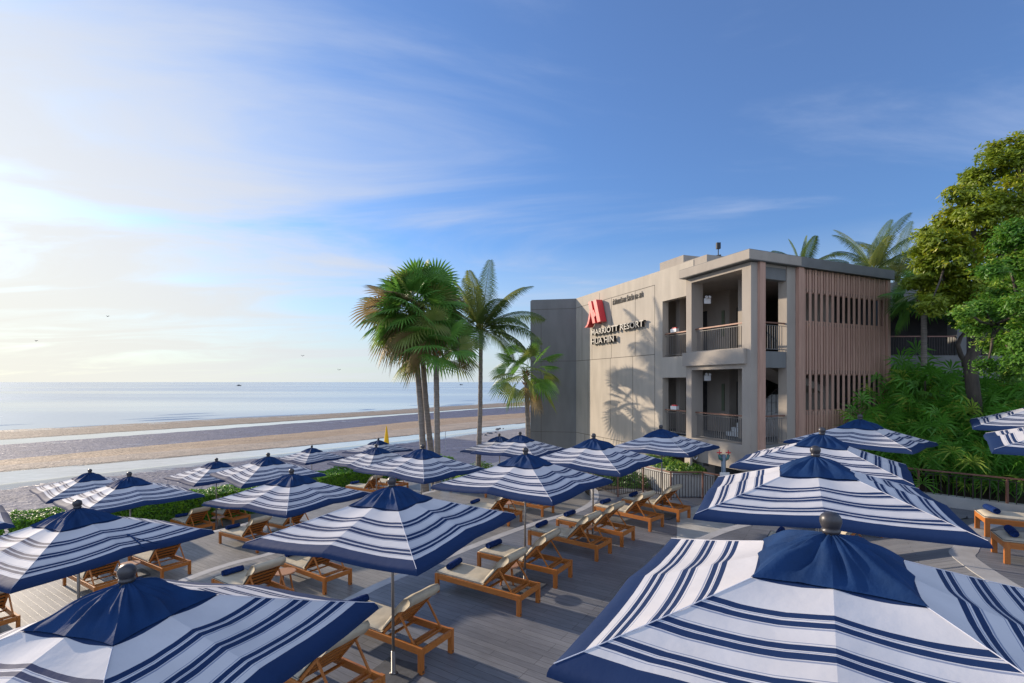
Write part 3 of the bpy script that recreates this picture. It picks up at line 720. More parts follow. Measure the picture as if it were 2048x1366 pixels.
for i, (x, y, z, hd, tw, lb, tb) in enumerate(LNG):
    o = lp if i == 0 else copy_tree(lp)
    a = R(hd); d = Vector((math.cos(a), math.sin(a))); n = Vector((-d.y, d.x))
    org = Vector((x, y)) - d * 2.0 + n * .365
    o.location = (org.x, org.y, z + .002); o.rotation_euler = (0, 0, a); tag(o, lb, 'sun lounger', LG)
    if tw:
        c = make_towel() if bp_ is None else bp_.copy()
        if bp_ is None: bp_ = c
        else: COL.objects.link(c)
        q = org + d * rnd.uniform(.17, .23) + n * rnd.uniform(-.03, .03)
        c.location = (q.x, q.y, z + .438); c.rotation_euler = (0, 0, a + PI / 2 + rnd.uniform(-.15, .15)); tag(c, 'rolled navy towel ' + twords[i], 'towel', 'rolled navy towels on lounger ends')
    if tb:
        t = make_table() if tp is None else copy_tree(tp)
        if tp is None: tp = t
        q = org + d * 1.05 + n * .72
        if i == 14: q = org + d * 1.5 + n * .74
        t.location = (q.x, q.y, z + .002); t.rotation_euler = (0, 0, rnd.uniform(0, 6)); tag(t, 'round teak side table ' + tbw[i], 'side table', 'round teak side tables')

# small black floor lanterns
for k, (px, py, H, zz, lb) in enumerate(((1481, 1047, 4.10, 0.006, 'black lantern standing on the pale path beyond the curved step edge'), (1934, 1052, 3.69, .48, 'black lantern standing at the foot of the right railing kerb'))):
    D = H * F / (py - 764); X = (px - 1024) / F * D
    r = empty('lantern', (X, D, zz)); tag(r, lb, 'lantern', 'black floor lanterns')
    s = MB(); s.lathe([(0, .0), (.11, 0), (.12, .02), (.10, .03), (.0, .03)], 8); s.build('base', M['black'], r)
    s = MB()
    for j in range(8):
        a = j * PI / 4; s.tube([(.095 * math.cos(a), .095 * math.sin(a), .03), (.105 * math.cos(a), .105 * math.sin(a), .13)], .006, 5)
    s.lathe([(.05, .03), (.05, .13)], 10); s.build('cage', M['black'], r)
    s = MB(); s.lathe([(.15, .13), (.10, .17), (.04, .20), (.012, .215), (.010, .25), (0, .25)], 8); s.build('roof', M['black'], r)

# ------------------------------------------------------------------ hotel building
WL = Vector((3.6, 28.4)); WD = Vector((.350, -.937)).normalized(); VD = Vector((.91, .4147)).normalized()
NF = Vector((-WD.y, WD.x)) * -1   # provisional
NF = Vector((WD.y, -WD.x)).normalized()   # outward from the sunny wall (towards the sea)
if NF.x > 0: NF = -NF
C0 = WL + WD * 12.6
NSD = Vector((VD.y, -VD.x)).normalized()  # outward from the slatted side
def fp(u, z, out=0):    # point on the sunny wall
    p = WL + WD * u + NF * out; return (p.x, p.y, z)
def sp(v, z, out=0):
    p = C0 + VD * v + NSD * out; return (p.x, p.y, z)
def fbox(s, u0, u1, z0, z1, o0, o1, fn=fp):
    s.add([fn(u, z, o) for u in (u0, u1) for o in (o0, o1) for z in (z0, z1)],
          [(0, 1, 3, 2), (4, 6, 7, 5), (0, 4, 5, 1), (2, 3, 7, 6), (0, 2, 6, 4), (1, 5, 7, 3)])
HB = empty('hotel_building', (WL.x, WL.y, -1.7)); tag(HB, 'beige and grey two storey hotel building with red sign, open balconies and slatted side', 'building')
def hb(s, name, m, par=None, smooth=False):
    o = s.build(name, m, None, smooth); o.parent = par or HB
    # keep world placement under a parent that is not at the origin
    p = par or HB; off = Vector((0, 0, 0)); q = p
    while q is not None: off += q.location; q = q.parent
    o.data.transform(Matrix.Translation(-off))
    return o
F1, F2 = 2.05, 5.20
s = MB(); BZ = -1.6
fbox(s, 0, 7.71, BZ, 8.86, -.3, 0)
fbox(s, 7.71, 9.6, 7.54, 8.86, -.3, 0); fbox(s, 7.71, 9.6, 4.35, 5.20, -.3, 0); fbox(s, 7.71, 9.6, 1.2, F1, -.3, 0)
wall = hb(s, 'wall', M['concrete'])
# grey return wall facing the viewer, left end
GL = Vector((1.11, 28.9)); s = MB()
gd = (GL - WL).normalized(); gn = Vector((-gd.y, gd.x)); gn = gn if gn.y < 0 else -gn
def gp(u, z, out=0): p = WL + gd * u + gn * out; return (p.x, p.y, z)
fbox(s, 0, 2.55, BZ, 8.855, -.3, 0.0, gp); fbox(s, 2.55, 2.60, BZ, 8.80, -3.5, -.0, gp)
hb(s, 'end_wall', M['concrete_g'])
s = MB()
s.box(1.2, 2, 29, 32, BZ, BZ + .1)
# joints
J = MB()
def vj(u, z0, z1, fn=fp): fbox(J, u - .012, u + .012, z0, z1, -.005, .003, fn)
def hj(u0, u1, z, fn=fp): fbox(J, u0, u1, z - .012, z + .012, -.005, .004, fn)
def upx(px): q = (px - 1024) / F; return (28.4 * q - 3.6) / (.35 + .937 * q)
us_top = [upx(x) for x in (1164, 1184, 1223, 1270.5, 1309.5)]
for u in us_top: vj(u, 5.35, 8.32)
hj(0, us_top[-1], 8.32); hj(0, us_top[-1], 5.35); fbox(J, upx(1199) - .012, upx(1199) + .012, 8.32, 8.75, -.005, .003)
for x in (1176, 1220.5, 1265.5): vj(upx(x), 1.35, 5.35)
vj(upx(1309.5), .2, 5.35); hj(0, us_top[-1], 1.35)
for x in (1169.5, 1206.5, 1237.5, 1278.5): vj(upx(x), -1.5, 1.35)
for u in (1.98,): vj(u, -1.5, 8.0, gp)
hj(0, 2.55, 8.3, gp); hj(0, 2.55, 5.35, gp); hj(0, 2.55, 1.35, gp)
hb(J, 'panel_joint', M['joint'], wall)
# balcony frame (corner bay), standing .22 proud
O = .22; s = MB()
fbox(s, 9.45, 9.75, 1.2, 8.10, -.32, O); fbox(s, 12.22, 12.6, 1.2, 8.10, -.32, O)
fbox(s, 9.75, 12.22, 7.93, 8.10, -.3, O); fbox(s, 9.75, 12.22, 4.62, 5.32, -.3, O - .004); fbox(s, 9.75, 12.22, 1.2, 2.06, -.3, O - .004)
fbox(s, 9.38, 12.42, 4.78, 5.28, O + .003, O + .13)
hb(s, 'balcony_frame', M['concrete_m'])
# roof slab
def pp(a, b, z): p = C0 + WD * a + VD * b; return (p.x, p.y, z)   # a towards viewer (+), b to the right
s = MB(); q = [(.15, -.48), (.15, 7.35), (-12.4, 7.35), (-12.4, .3), (-3.25, .3), (-3.25, -.48)]
pl = [pp(a, b, 0)[:2] for a, b in q]; s.prism(pl, 8.12, 8.46)
hb(s, 'roof', M['roofedge'])
s = MB(); s.prism([pp(a, b, 0)[:2] for a, b in ((.16, -.495), (.16, 2.0), (-.1, 2.0), (-.1, -.2), (-3.27, -.2), (-3.27, -.495))], 8.14, 8.44); hb(s, 'fascia', M['concrete_m'])
# parapet upstands
s = MB(); fbox(s, 9.0, 10.3, 8.3, 8.90, -1.6, -.02); fbox(s, 7.4, 8.9, 8.86, 9.22, -1.2, -.1)
hb(s, 'roof_upstand', M['concrete_m'])
# floors, ceilings, inner walls
s = MB()
for z in (F1, F2): s.prism([pp(a, b, 0)[:2] for a, b in ((-.35, .02), (-.35, 7.0), (-6.4, 7.0), (-6.4, .02))], z - .35, z)
s.prism([pp(a, b, 0)[:2] for a, b in ((-.05, .05), (-.05, 1.95), (-.34, 1.95), (-.34, .05))], F2 - .55, F2 - .002)
s.prism([pp(a, b, 0)[:2] for a, b in ((-.05, .05), (-.05, 1.95), (-.34, 1.95), (-.34, .05))], 1.3, F1 - .002)
hb(s, 'floor_slab', M['concrete_g'])
s = MB(); s.prism([pp(a, b, 0)[:2] for a, b in ((-.05, .05), (-.05, 7.1), (-6.4, 7.1), (-6.4, .05))], 8.02, 8.11)
hb(s, 'ceiling', M['concrete_m'])
s = MB()
def ibox(a0, a1, b0, b1, z0, z1):
    s.prism([pp(a, b, 0)[:2] for a, b in ((a0, b0), (a0, b1), (a1, b1), (a1, b0))], z0, z1)
ibox(-6.4, -6.2, .1, 7, F1, 8.0)           # back wall of the landing
ibox(-6.2, -3.9, 2.6, 2.8, F1, 8.05); ibox(-3.9, -3.7, 2.6, 4.6, F1, 8.05)
ibox(-2.2, -.4, 4.4, 4.55, F1, 8.05)
hb(s, 'inner_wall', M['concrete_m'])
s = MB(); ibox(-2.05, -1.75, 1.35, 1.65, F1, 8.05); ibox(-5.1, -4.85, .9, 1.2, F1, 8.05); hb(s, 'inner_column', M['concrete_m'])
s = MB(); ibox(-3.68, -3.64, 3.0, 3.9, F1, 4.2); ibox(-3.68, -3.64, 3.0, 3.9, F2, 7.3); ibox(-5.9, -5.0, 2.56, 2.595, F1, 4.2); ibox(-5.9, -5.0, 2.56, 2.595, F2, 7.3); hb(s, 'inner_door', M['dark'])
s = MB(); ibox(-5.0 + .9, -3.95, 2.555, 2.59, F2 + .9, 7.2); ibox(-4.1, -3.95, 2.555, 2.59, F1 + .9, 4.1); hb(s, 'notice_panel', mat('pale_green_panel', (.16, .19, .12), .6))
# side: concrete corner column and pier
s = MB(); fbox(s, 1.50, 1.93, 1.2, 8.11, -.35, -.02, sp); hb(s, 'pier', M['concrete_m'])
s = MB(); fbox(s, .02, 1.5, 7.62, 8.1, -.3, -.06, sp); hb(s, 'lintel', M['concrete_g'])
for v0 in (.06, 1.95):
    s = MB(); fbox(s, v0, v0 + .26, .9, 8.11, -.02 if v0 < 1 else -.1, .10, sp); fbox(s, v0 - .004, v0 + .264, 5.0, 5.02, -.02, .104, sp); hb(s, 'downpipe_casing', M['pinkwood'])
# base course below the lower floor
s = MB(); fbox(s, .3, 7.0, 1.2, F1 - .05, -.34, -.04, sp); fbox(s, 0, 7.1, -1.0, 1.2, -2.6, -2.3, sp); fbox(s, 7.71, 12.2, -1.6, 1.2, -1.6, -1.4); hb(s, 'plinth', M['concrete_g'])
# slatted screen
s = MB(); pitch = .305; v = 2.28; i = 0
while v < 7.1:
    s.mi = 0; fbox(s, v, v + .115, 1.75, 8.10, .0, .022, sp); v += pitch
hb(s, 'screen_slats', M['pinkwood'])
s = MB(); v = 2.28 + .15
zones = ((7.30, 8.09), (4.45, 6.30), (1.7, 3.15))
while v < 7.1:
    for (z0, z1) in zones: fbox(s, v + .042, v + .113, z0, z1, -.012, .012, sp)
    v += pitch
for (z0, z1) in zones: fbox(s, 2.22, 7.05, z0 + .14, z1 - .14, -.06, -.03, sp)
hb(s, 'screen_infill', M['pinkwood'])
s = MB(); fbox(s, 7.06, 7.24, 1.2, 8.10, -.3, .06, sp)
for z in (3.17, 4.43, 6.30, 7.30): fbox(s, 2.22, 7.05, z - .02, z + .02, -.10, -.065, sp)
hb(s, 'screen_frame', M['pinkwood'])
s = MB(); ibox(-12.4, -.4, 7.02, 7.2, -1, 8.1); hb(s, 'far_side_wall', M['concrete_g'])
s = MB(); ibox(-12.6, -12.4, .3, 7.2, -1, 8.1); hb(s, 'rear_wall', M['concrete_g'])
# staircase inside
s = MB()
for k in range(10):
    ibox(-3.0, -1.9, 1.7 + k * .27, 1.7 + (k + 1) * .27, F1, F1 + .16 * (k + 1))
hb(s, 'stair_flight', M['white'])
s = MB(); a0 = pp(-1.9, 4.4, F1 + 1.6); a1 = pp(-1.9, 1.2, F2 - .3)
s.add([pp(-1.9, 4.4, 3.75), pp(-1.9, 1.3, 4.7), pp(-1.9, 1.3, 5.0), pp(-1.9, 4.4, 4.0), pp(-.7, 4.4, 3.75), pp(-.7, 1.3, 4.7), pp(-.7, 1.3, 5.0), pp(-.7, 4.4, 4.0)],
      [(0, 1, 2, 3), (4, 7, 6, 5), (0, 4, 5, 1), (3, 2, 6, 7), (0, 3, 7, 4), (1, 5, 6, 2)])
hb(s, 'upper_stair_soffit', M['concrete_m'])
s = MB()
for k in range(12):
    p0 = Vector(pp(-1.87, 1.7 + k * .25, F1 + .15 * k)); s.tube([p0, p0 + Vector((0, 0, .9))], .012, 5)
s.tube([Vector(pp(-1.87, 1.6, F1 + .9)), Vector(pp(-1.87, 4.5, F1 + 2.6))], .025, 6); hb(s, 'stair_rail', M['baluster'])
# balcony railings
def railing(name, pts, h, par=None, top=M['rail'], bal=M['baluster_l'], sp_=.105, local=None, tw=.07, posts=True, post_m=None):
    """pts: world points of the base line"""
    r = par
    t = MB(); b = MB(); lo = MB()
    for p, q in zip(pts, pts[1:]):
        p = Vector(p); q = Vector(q); up = Vector((0, 0, h)); d = (q - p); L_ = d.length; d.normalize()
        t.beam(p + up, q + up, tw, .045); lo.beam(p + Vector((0, 0, .08)), q + Vector((0, 0, .08)), .03, .02); lo.beam(p + Vector((0, 0, h - .09)), q + Vector((0, 0, h - .09)), .03, .015)
        n = max(2, int(L_ / sp_))
        for k in range(1, n):
            c = p + d * (L_ * k / n); b.beam(c + Vector((0, 0, .08)), c + Vector((0, 0, h - .08)), .014, .022)
    return t, b, lo
def hrail(pts, h):
    t, b, lo = railing('x', pts, h)
    g = hb(t, 'balcony_railing', M['rail'])
    hb(b, 'balusters', M['baluster_l'], g); hb(lo, 'lower_rail', M['baluster_l'], g)
for z in (F1, F2):
    hrail([fp(7.75, z, -.12), fp(9.43, z, -.12)], .97)
    hrail([fp(9.77, z, .02), fp(12.2, z, .02)], .97)
    hrail([sp(.34, z, -.12), sp(1.49, z, -.12)], .97)
for z in (F1, F2):
    s = MB(); fbox(s, 8.15, 8.5, z + 1.0, z + 1.14, -.2, -.06); bx_ = hb(s, 'notice_box', M['white'])
    s = MB(); fbox(s, 8.2, 8.45, z + 1.14, z + 1.19, -.17, -.09); hb(s, 'box_top', M['red'], bx_)
# lamps on the ceiling
s = MB(); c = pp(-1.0, .5, 7.72); s.lathe([(0, .28), (.07, .28), (.07, 0), (0, 0)], 12, c); hb(s, 'ceiling_lamp', M['black'])
for z in (7.25, 4.32):
    s = MB(); c = Vector(fp(9.86, z, -.30)); s.box(c.x - .02, c.x + .22, c.y - .05, c.y + .0, c.z - .1, c.z + .1)
    s.tube([c + Vector((.04, -.05, .16)), c + Vector((.04, -.14, .13))], .045, 8); s.tube([c + Vector((.16, -.05, .16)), c + Vector((.16, -.14, .13))], .045, 8)
    hb(s, 'emergency_light', M['white'])
# flood lamp on the roof
s = MB(); c = Vector(fp(10.25, 8.9, -.6)); s.tube([c, c + Vector((0, 0, .35))], .018, 6); s.box(c.x - .07, c.x + .07, c.y - .06, c.y + .06, c.z + .27, c.z + .50); s.beam(c + Vector((-.02, -.02, .02)), c + Vector((.02, .02, .02)), .2, .04)
hb(s, 'flood_lamp', M['black'])
# ---- sign
ua, ub = upx(1184), upx(1291)
def letters(body, z, h, u0, u1, depth, name, mats, stand=0):
    cu = bpy.data.curves.new('t', 'FONT'); cu.body = body; cu.size = 1; cu.extrude = .5; cu.resolution_u = 3
    cu.offset = .012
    to = bpy.data.objects.new('t', cu); COL.objects.link(to); dg = bpy.context.evaluated_depsgraph_get(); ev = to.evaluated_get(dg); me = bpy.data.meshes.new_from_object(ev)
    xs = [v.co.x for v in me.vertices]; ys = [v.co.y for v in me.vertices]
    x0, x1 = min(xs), max(xs); y0, y1 = min(ys), max(ys)
    if u1 is None: u1 = u0 + (x1 - x0) * h / (y1 - y0)
    for v in me.vertices:
        u = u0 + (v.co.x - x0) / (x1 - x0) * (u1 - u0); zz = z + (v.co.y - y0) / (y1 - y0) * h
        out = stand + (v.co.z + .5) * depth; v.co = Vector(fp(u, zz, out)) - HB.location
    me.materials.clear()
    for m in mats: me.materials.append(m)
    me.update()
    for p in me.polygons:
        n = p.normal; p.material_index = 0 if abs(n.x * NF.x + n.y * NF.y) > .9 else len(mats) - 1
    bpy.data.objects.remove(to); o = bpy.data.objects.new(name, me); COL.objects.link(o); o.parent = HB
    o['label'] = 'raised sign lettering on the beige wall'
    return o
def zat(px, py): u = upx(px); D = 28.4 - .937 * u; return CAMZ + (764 - py) * D / F
letters('MARRIOTT RESORT', 6.60, .29, ua + .28, ub + .12, .15, 'sign_letters', [M['lface'], M['black']], .05)
letters('HUA HIN', 6.12, .29, ua + .28, upx(1230) + .2, .15, 'sign_letters', [M['lface'], M['black']], .05)
letters('หัวหินแมริออท รีสอร์ท และ สปา', 7.93, .30, upx(1226), upx(1287), .02, 'sign_letters', [M['joint']], .003)
# red emblem: three bars of a slanted letter form, deep side returns
def lp_(px, py, k=None): 
    return upx(px), zat(px, py)
E_ = [  # polygons in emblem coordinates (x right, y up), unit height
 [(.06, 0), (.0, 0.0), (.10, .08), (.20, .22), (.30, .48), (.26, .95), (.34, 1.0), (.36, 1.0), (.50, .12), (.40, .12), (.34, .45), (.24, .14), (.16, .0)],
 [(.30, 1.02), (.44, 1.02), (.64, .10), (.50, .10)],
 [(.50, 1.04), (.66, 1.04), (.86, .12), (.72, .12)],
 [(.36, .62), (.52, .98), (.58, .98), (.47, .50)],
]
E_ = [
 [(.00, .0), (.14, .0), (.24, .13), (.33, .40), (.33, .70), (.27, .55), (.20, .25), (.12, .08)],
 [(.22, .98), (.37, 1.0), (.60, .10), (.46, .10)],
 [(.48, .98), (.64, 1.0), (.87, .12), (.71, .10)],
 [(.455, .52), (.50, .64), (.62, .40), (.56, .34)],
]
s = MB(); eu0 = upx(1171.5) + .62; eu1 = upx(1203.5) + .58; ez0 = 7.03; eh = 1.30
for poly in E_:
    n = len(poly); pts = [(eu0 + x * (eu1 - eu0) / .87, ez0 + y * eh) for x, y in poly]
    s.mi = 0; s.add([fp(u, z, .42) for u, z in pts], [tuple(range(n))])
    s.mi = 1; s.add([fp(u, z, .42) for u, z in pts] + [fp(u, z, .06) for u, z in pts], [(i, (i + 1) % n, (i + 1) % n + n, i + n) for i in range(n)]); s.mi = 0
o = hb(s, 'emblem', [M['red'], M['red']]); o['label'] = 'deep red slanted letter emblem above the sign lettering'

# wing behind, dark galleries
RW = empty('rear_wing', (15, 24, -1)); tag(RW, 'dark grey building wing with open galleries behind the trees at right', 'building')
def rw(s, n, m):
    o = s.build(n, m, RW); o.data.transform(Matrix.Translation(-RW.location)); return o
s = MB(); 
for z0, z1 in ((4.3, 5.3), (7.35, 8.2)): s.box(13.5, 40, 21.5, 22, z0, z1)
s.box(13.5, 40, 21.5, 30, 8.2, 8.4); s.box(13.5, 40, 22, 30, 5.0, 5.2); s.box(13.5, 40, 22, 30, 1.9, 2.1); rw(s, 'gallery_slab', M['concrete_g'])
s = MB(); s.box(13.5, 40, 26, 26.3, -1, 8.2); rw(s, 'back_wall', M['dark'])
for x in (14, 19, 24, 29, 34):
    s = MB(); s.box(x, x + .4, 21.6, 22.1, -1, 4.3); s.box(x, x + .4, 21.6, 22.1, 5.3, 7.35); rw(s, 'column', M['concrete_g'])
s = MB()
for k in range(240): s.box(13.6 + k * .11, 13.62 + k * .11, 21.7, 21.72, 5.3, 6.1)
rw(s, 'balusters', M['baluster']); s = MB(); s.box(13.6, 40, 21.68, 21.74, 6.1, 6.15); rw(s, 'handrail', M['rail'])
WB = empty('white_house', (22, 40, -1)); tag(WB, 'white building corner glimpsed between roof edge and trees', 'building')
s = MB(); s.box(-3, 5, 0, 6, 0, 12.2); s.build('wall', M['white'], WB); s = MB(); s.box(-3.2, 5.2, -.2, 6.2, 12.2, 12.5); s.build('roof', M['roofedge'], WB)
s = MB()
for k in range(4): s.box(-2.4 + k * 1.9, -1.4 + k * 1.9, -.05, .05, 9.3, 11); 
s.build('window', M['black'], WB)

# ------------------------------------------------------------------ terrace railings
def ground_rail(pts, h, label, grp=None, bsp=.10, post=.05, plates=False):
    o0 = Vector(pts[0]); r = empty('railing', o0); tag(r, label, 'railing')
    t, b, lo = railing('x', [Vector(p) - o0 for p in pts], h, sp_=bsp)
    t.build('top_rail', M['rail'], r, bevel=.006); b.build('balusters', M['baluster'], r); lo.build('lower_rail', M['baluster'], r)
    for p in pts:
        s = MB(); q = Vector(p) - o0; s.beam(q, q + Vector((0, 0, h)), post, post); s.build('post', M['rail'], r)
    return r
ground_rail([(3.05, 20.2, 0), (3.84, 18.35, 0), (4.98, 19.2, 0), (5.62, 17.9, 0), (6.75, 17.9, 0), (7.7, 16.3, 0)], .98, 'zigzag bronze railing with dark balusters in front of the beige wall')
rr = ground_rail([(11.3, 16.6, .48), (12.45, 15.5, .48), (13.75, 14.05, .48), (15.1, 12.55, .48), (16.5, 11.0, .48)], 1.02, 'bronze railing with dark wire balusters in front of the fan leaved shrubs', bsp=.17)
s = MB(); s.prism([(11.2, 16.7), (16.6, 10.9), (16.8, 11.1), (11.4, 16.9)][::-1], .2, .80); o = s.build('kerb_wall', M['kerb']); tag(o, 'low pale kerb wall at the foot of the right railing', 'wall')
# planter beds by the wall
s = MB(); s.prism([(5.9, 18.6), (7.35, 18.4), (6.2, 21.5), (5.0, 21.6)], -.5, .85); o = s.build('planter_wall', M['kerb']); tag(o, 'pale concrete planter below the balconies holding low green shrubs', 'planter')
s = MB(); s.prism([(3.3, 19.4), (4.8, 20.0), (5.4, 19.2), (5.6, 20.9), (3.9, 23.0), (3.1, 21.5)][::-1], -.5, .02); tag(s.build('planting_bed', M['soil']), kind='structure')

def leaf_blob(s, pos, n, size, spread, rng, mats=(0,), up=.5):
    for _ in range(n):
        while True:
            d = Vector((rng.uniform(-1, 1), rng.uniform(-1, 1), rng.uniform(-1, 1)))
            if d.length <= 1: break
        c = Vector(pos) + Vector((d.x * spread[0], d.y * spread[1], d.z * spread[2]))
        leaf(s, c, d + Vector((0, 0, up)), size * rng.uniform(.7, 1.3), rng, rng.choice(mats))
def leaf(s, c, nrm, sz, rng, mi, asp=.5):
    nrm = (Vector(nrm).normalized() + Vector((rng.uniform(-.7, .7), rng.uniform(-.7, .7), rng.uniform(-.5, .7)))).normalized()
    a = nrm.cross(Vector((rng.uniform(-1, 1), rng.uniform(-1, 1), rng.uniform(-1, 1)))).normalized(); b = nrm.cross(a)
    c = Vector(c); s.mi = mi
    s.add([c - a * sz, c - b * sz * asp - nrm * sz * .12, c + a * sz, c + b * sz * asp - nrm * sz * .12], [(0, 1, 2, 3)])
def shrub(name, c, rx, ry, rz, n, size, mats, label, cat, grp=None, boxy=False, seed=1):
    rng = random.Random(seed); r = empty(name, c); tag(r, label, cat, grp)
    s = MB()
    for _ in range(n):
        if boxy: d = Vector((rng.uniform(-1, 1), rng.uniform(-1, 1), rng.uniform(0, 1)))
        else:
            a = rng.uniform(0, 2 * PI); h = rng.random(); q = math.sqrt(1 - h * h) * (1 - .5 * rng.random() ** 2); d = Vector((math.cos(a) * q, math.sin(a) * q, h * (1 - .3 * rng.random())))
        k = 1 + .25 * noise.noise((d.x * 2, d.y * 2, seed))
        leaf(s, (d.x * rx * k, d.y * ry * k, d.z * rz * k), (d.x, d.y, d.z + .4), size * rng.uniform(.6, 1.4), rng, rng.randrange(len(mats)))
    s.build('foliage', mats, r)
    s = MB()
    for k in range(7):
        a = k * .9; s.tube([(0, 0, 0), (math.cos(a) * rx * .5, math.sin(a) * ry * .5, rz * .7)], .012, 4)
    s.build('stem', M['twig'], r)
    return r
gm = [M['leaf3'], M['leaf4'], M['rhapis_y']]
for k, (x, y, z, a, b, h) in enumerate(((6.3, 19.0, .85, .55, .5, .35), (6.75, 18.75, .85, .5, .4, .32), (6.1, 19.9, .85, .6, .5, .36), (5.75, 20.8, .85, .6, .5, .36))):
    shrub('shrub', (x, y, z), a, b, h, 900, .05, gm, ['glossy green shrub nearest the balconies in the pale planter', 'glossy green shrub at the right front corner of the pale planter', 'glossy green shrub in the middle of the pale planter', 'glossy green shrub at the far end of the pale planter'][k], 'shrub', 'shrubs below the beige wall', seed=k + 40)
for k, (x, y) in enumerate(((4.3, 20.6), (4.9, 20.2), (3.8, 21.6))):
    shrub('shrub', (x, y, .0), .6, .5, .62, 900, .055, [M['leaf4'], M['leaf3']], ['dark green shrub behind the left bay of the zigzag railing', 'dark green shrub behind the middle bay of the zigzag railing', 'dark green shrub at the foot of the beige wall'][k], 'shrub', 'shrubs below the beige wall', seed=k + 60)
for k, (x, y, z, h) in enumerate(((-2.9, 26.8, -1.1, 1.1), (-1.6, 27.6, -1.1, 1.0), (-1.1, 25.6, -1.1, 1.0), (-2.1, 25.5, -1.1, .75))):
    shrub('shrub', (x, y, z), 1.0, .8, h, 1600, .06, [M['hedge'], M['fan_y'], M['leaf4']] if k != 3 else [M['rhapis_y'], M['hedge']], ['yellow green bush left of the coconut trunk beside the sand', 'yellow green bush just left of the coconut palm base', 'mottled bush behind the parasol by the coconut trunk', 'bright lime shrub under the centre parasol tip'][k], 'shrub', 'bushes at the coconut palm', seed=k + 80)

# hedge: clipped, in runs
def hedge_run(p, q, z0, h, w, label, seed, n):
    p = Vector(p); q = Vector(q); c = (p + q) / 2; rng = random.Random(seed)
    r = empty('hedge', (c.x, c.y, z0)); tag(r, label, 'hedge', 'clipped hedges along the beach')
    d = (q - p); L_ = d.length; d.normalize(); nn = Vector((-d.y, d.x)); s = MB(); d2 = MB()
    for _ in range(n):
        t = rng.uniform(-L_ / 2, L_ / 2); face = rng.random()
        if face < .45: lat = rng.uniform(-w / 2, w / 2); z = h + rng.gauss(0, .03); nm = Vector((0, 0, 1))
        elif face < .92: lat = -w / 2 + rng.gauss(0, .03); z = rng.uniform(0, h); nm = Vector((-nn.x, -nn.y, .2))
        else: lat = w / 2; z = rng.uniform(h * .4, h); nm = Vector((nn.x, nn.y, .2))
        z += .05 * noise.noise((t * 1.3, lat * 2, seed)); pos = d * t + nn * (lat + .05 * noise.noise((t * 1.7, z * 2, seed)))
        leaf(s, (pos.x, pos.y, z), nm, rng.uniform(.035, .07), rng, 0 if (rng.random() < .7) else 1)
    # loose shoots on the seaward side
    for _ in range(n // 6):
        t = rng.uniform(-L_ / 2, L_ / 2); lat = w / 2 + rng.uniform(0, .5); hh = h + .28 * max(0, noise.noise((t * 1.1, 4, seed)) + .3) * rng.random()
        pos = d * t + nn * lat; leaf(s, (pos.x, pos.y, hh), (0, 0, 1), .06, rng, 0)
    s.build('foliage', [M['hedge'], M['hedge_d']], r)
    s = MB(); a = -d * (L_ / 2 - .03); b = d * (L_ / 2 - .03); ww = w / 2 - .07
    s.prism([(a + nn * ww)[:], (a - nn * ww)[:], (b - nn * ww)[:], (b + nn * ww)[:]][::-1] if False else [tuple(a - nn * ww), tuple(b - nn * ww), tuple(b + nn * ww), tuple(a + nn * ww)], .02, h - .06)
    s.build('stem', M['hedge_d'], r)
hedge_run((-22, 12.5), (-17.5, 17.4), ZT['T4'], 1.1, 1.0, 'clipped hedge at the left edge, bright on top', 1, 9000)
hedge_run((-17.4, 17.5), (-12.9, 21.8), ZT['T4'], 1.1, 1.0, 'clipped hedge behind the strapped parasol, dark face above the deck', 2, 14000)
hedge_run((-12.8, 21.9), (-10.6, 24.5), ZT['T4'], 1.1, 1.0, 'clipped hedge behind the slim pole of the small left parasol', 3, 8000)
hedge_run((-9.9, 25.2), (-8.0, 27.6), ZT['T4'], 1.15, 1.1, 'clipped hedge with rounded end in front of the smallest parasol', 4, 8000)
hedge_run((-7.9, 27.7), (-4.2, 33.0), ZT['T4'], 1.0, 1.0, 'clipped hedge running behind the palm trunks', 5, 9000)

# ------------------------------------------------------------------ palms
def fan_leaf(s, base, d, pet, rad, rng, mi, nseg=22, droop=.35, spread=R(195), split=.5):
    base = Vector(base); d = Vector(d).normalized(); up = Vector((0, 0, 1))
    side = d.cross(up); side = side.normalized() if side.length > .05 else Vector((1, 0, 0)); nrm = side.cross(d).normalized()
    hub = base + d * pet - up * pet * .10
    s.mi = mi; s.tube([base, base + d * pet * .5 - up * pet * .02, hub], [.016, .012, .009], 4, False)
    d2 = (d - up * .18).normalized(); nrm = side.cross(d2).normalized()
    roll = rng.uniform(-1.15, 1.15); side = (side * math.cos(roll) + nrm * math.sin(roll)); nrm = side.cross(d2).normalized()
    for k in range(nseg):
        a = -spread / 2 + spread * (k + .5) / nseg; da = spread / nseg * .5
        L_ = rad * (1 - .22 * abs(a / (spread / 2)) ** 1.5) * rng.uniform(.9, 1.06)
        def pt(ang, r, lift):
            v = hub + (d2 * math.cos(ang) + side * math.sin(ang)) * r + nrm * lift * r
            v -= up * droop * max(0, r / rad - .25) ** 1.8 * rad; return v
        m = L_ * split; f = .03
        v = [pt(a, .02 * rad, 0), pt(a - da, m, 0), pt(a, m, f), pt(a + da, m, 0), pt(a + rng.uniform(-.2, .2) * da, L_, -.01)]
        e0 = pt(a - da * .55, (m + L_) * .5, 0); e1 = pt(a + da * .55, (m + L_) * .5, 0); cm = pt(a, (m + L_) * .5, f)
        s.add([v[0], v[1], v[2], v[3], v[4], e0, e1, cm], [(0, 1, 2), (0, 2, 3), (1, 5, 7, 2), (2, 7, 6, 3), (5, 4, 7), (7, 4, 6)])
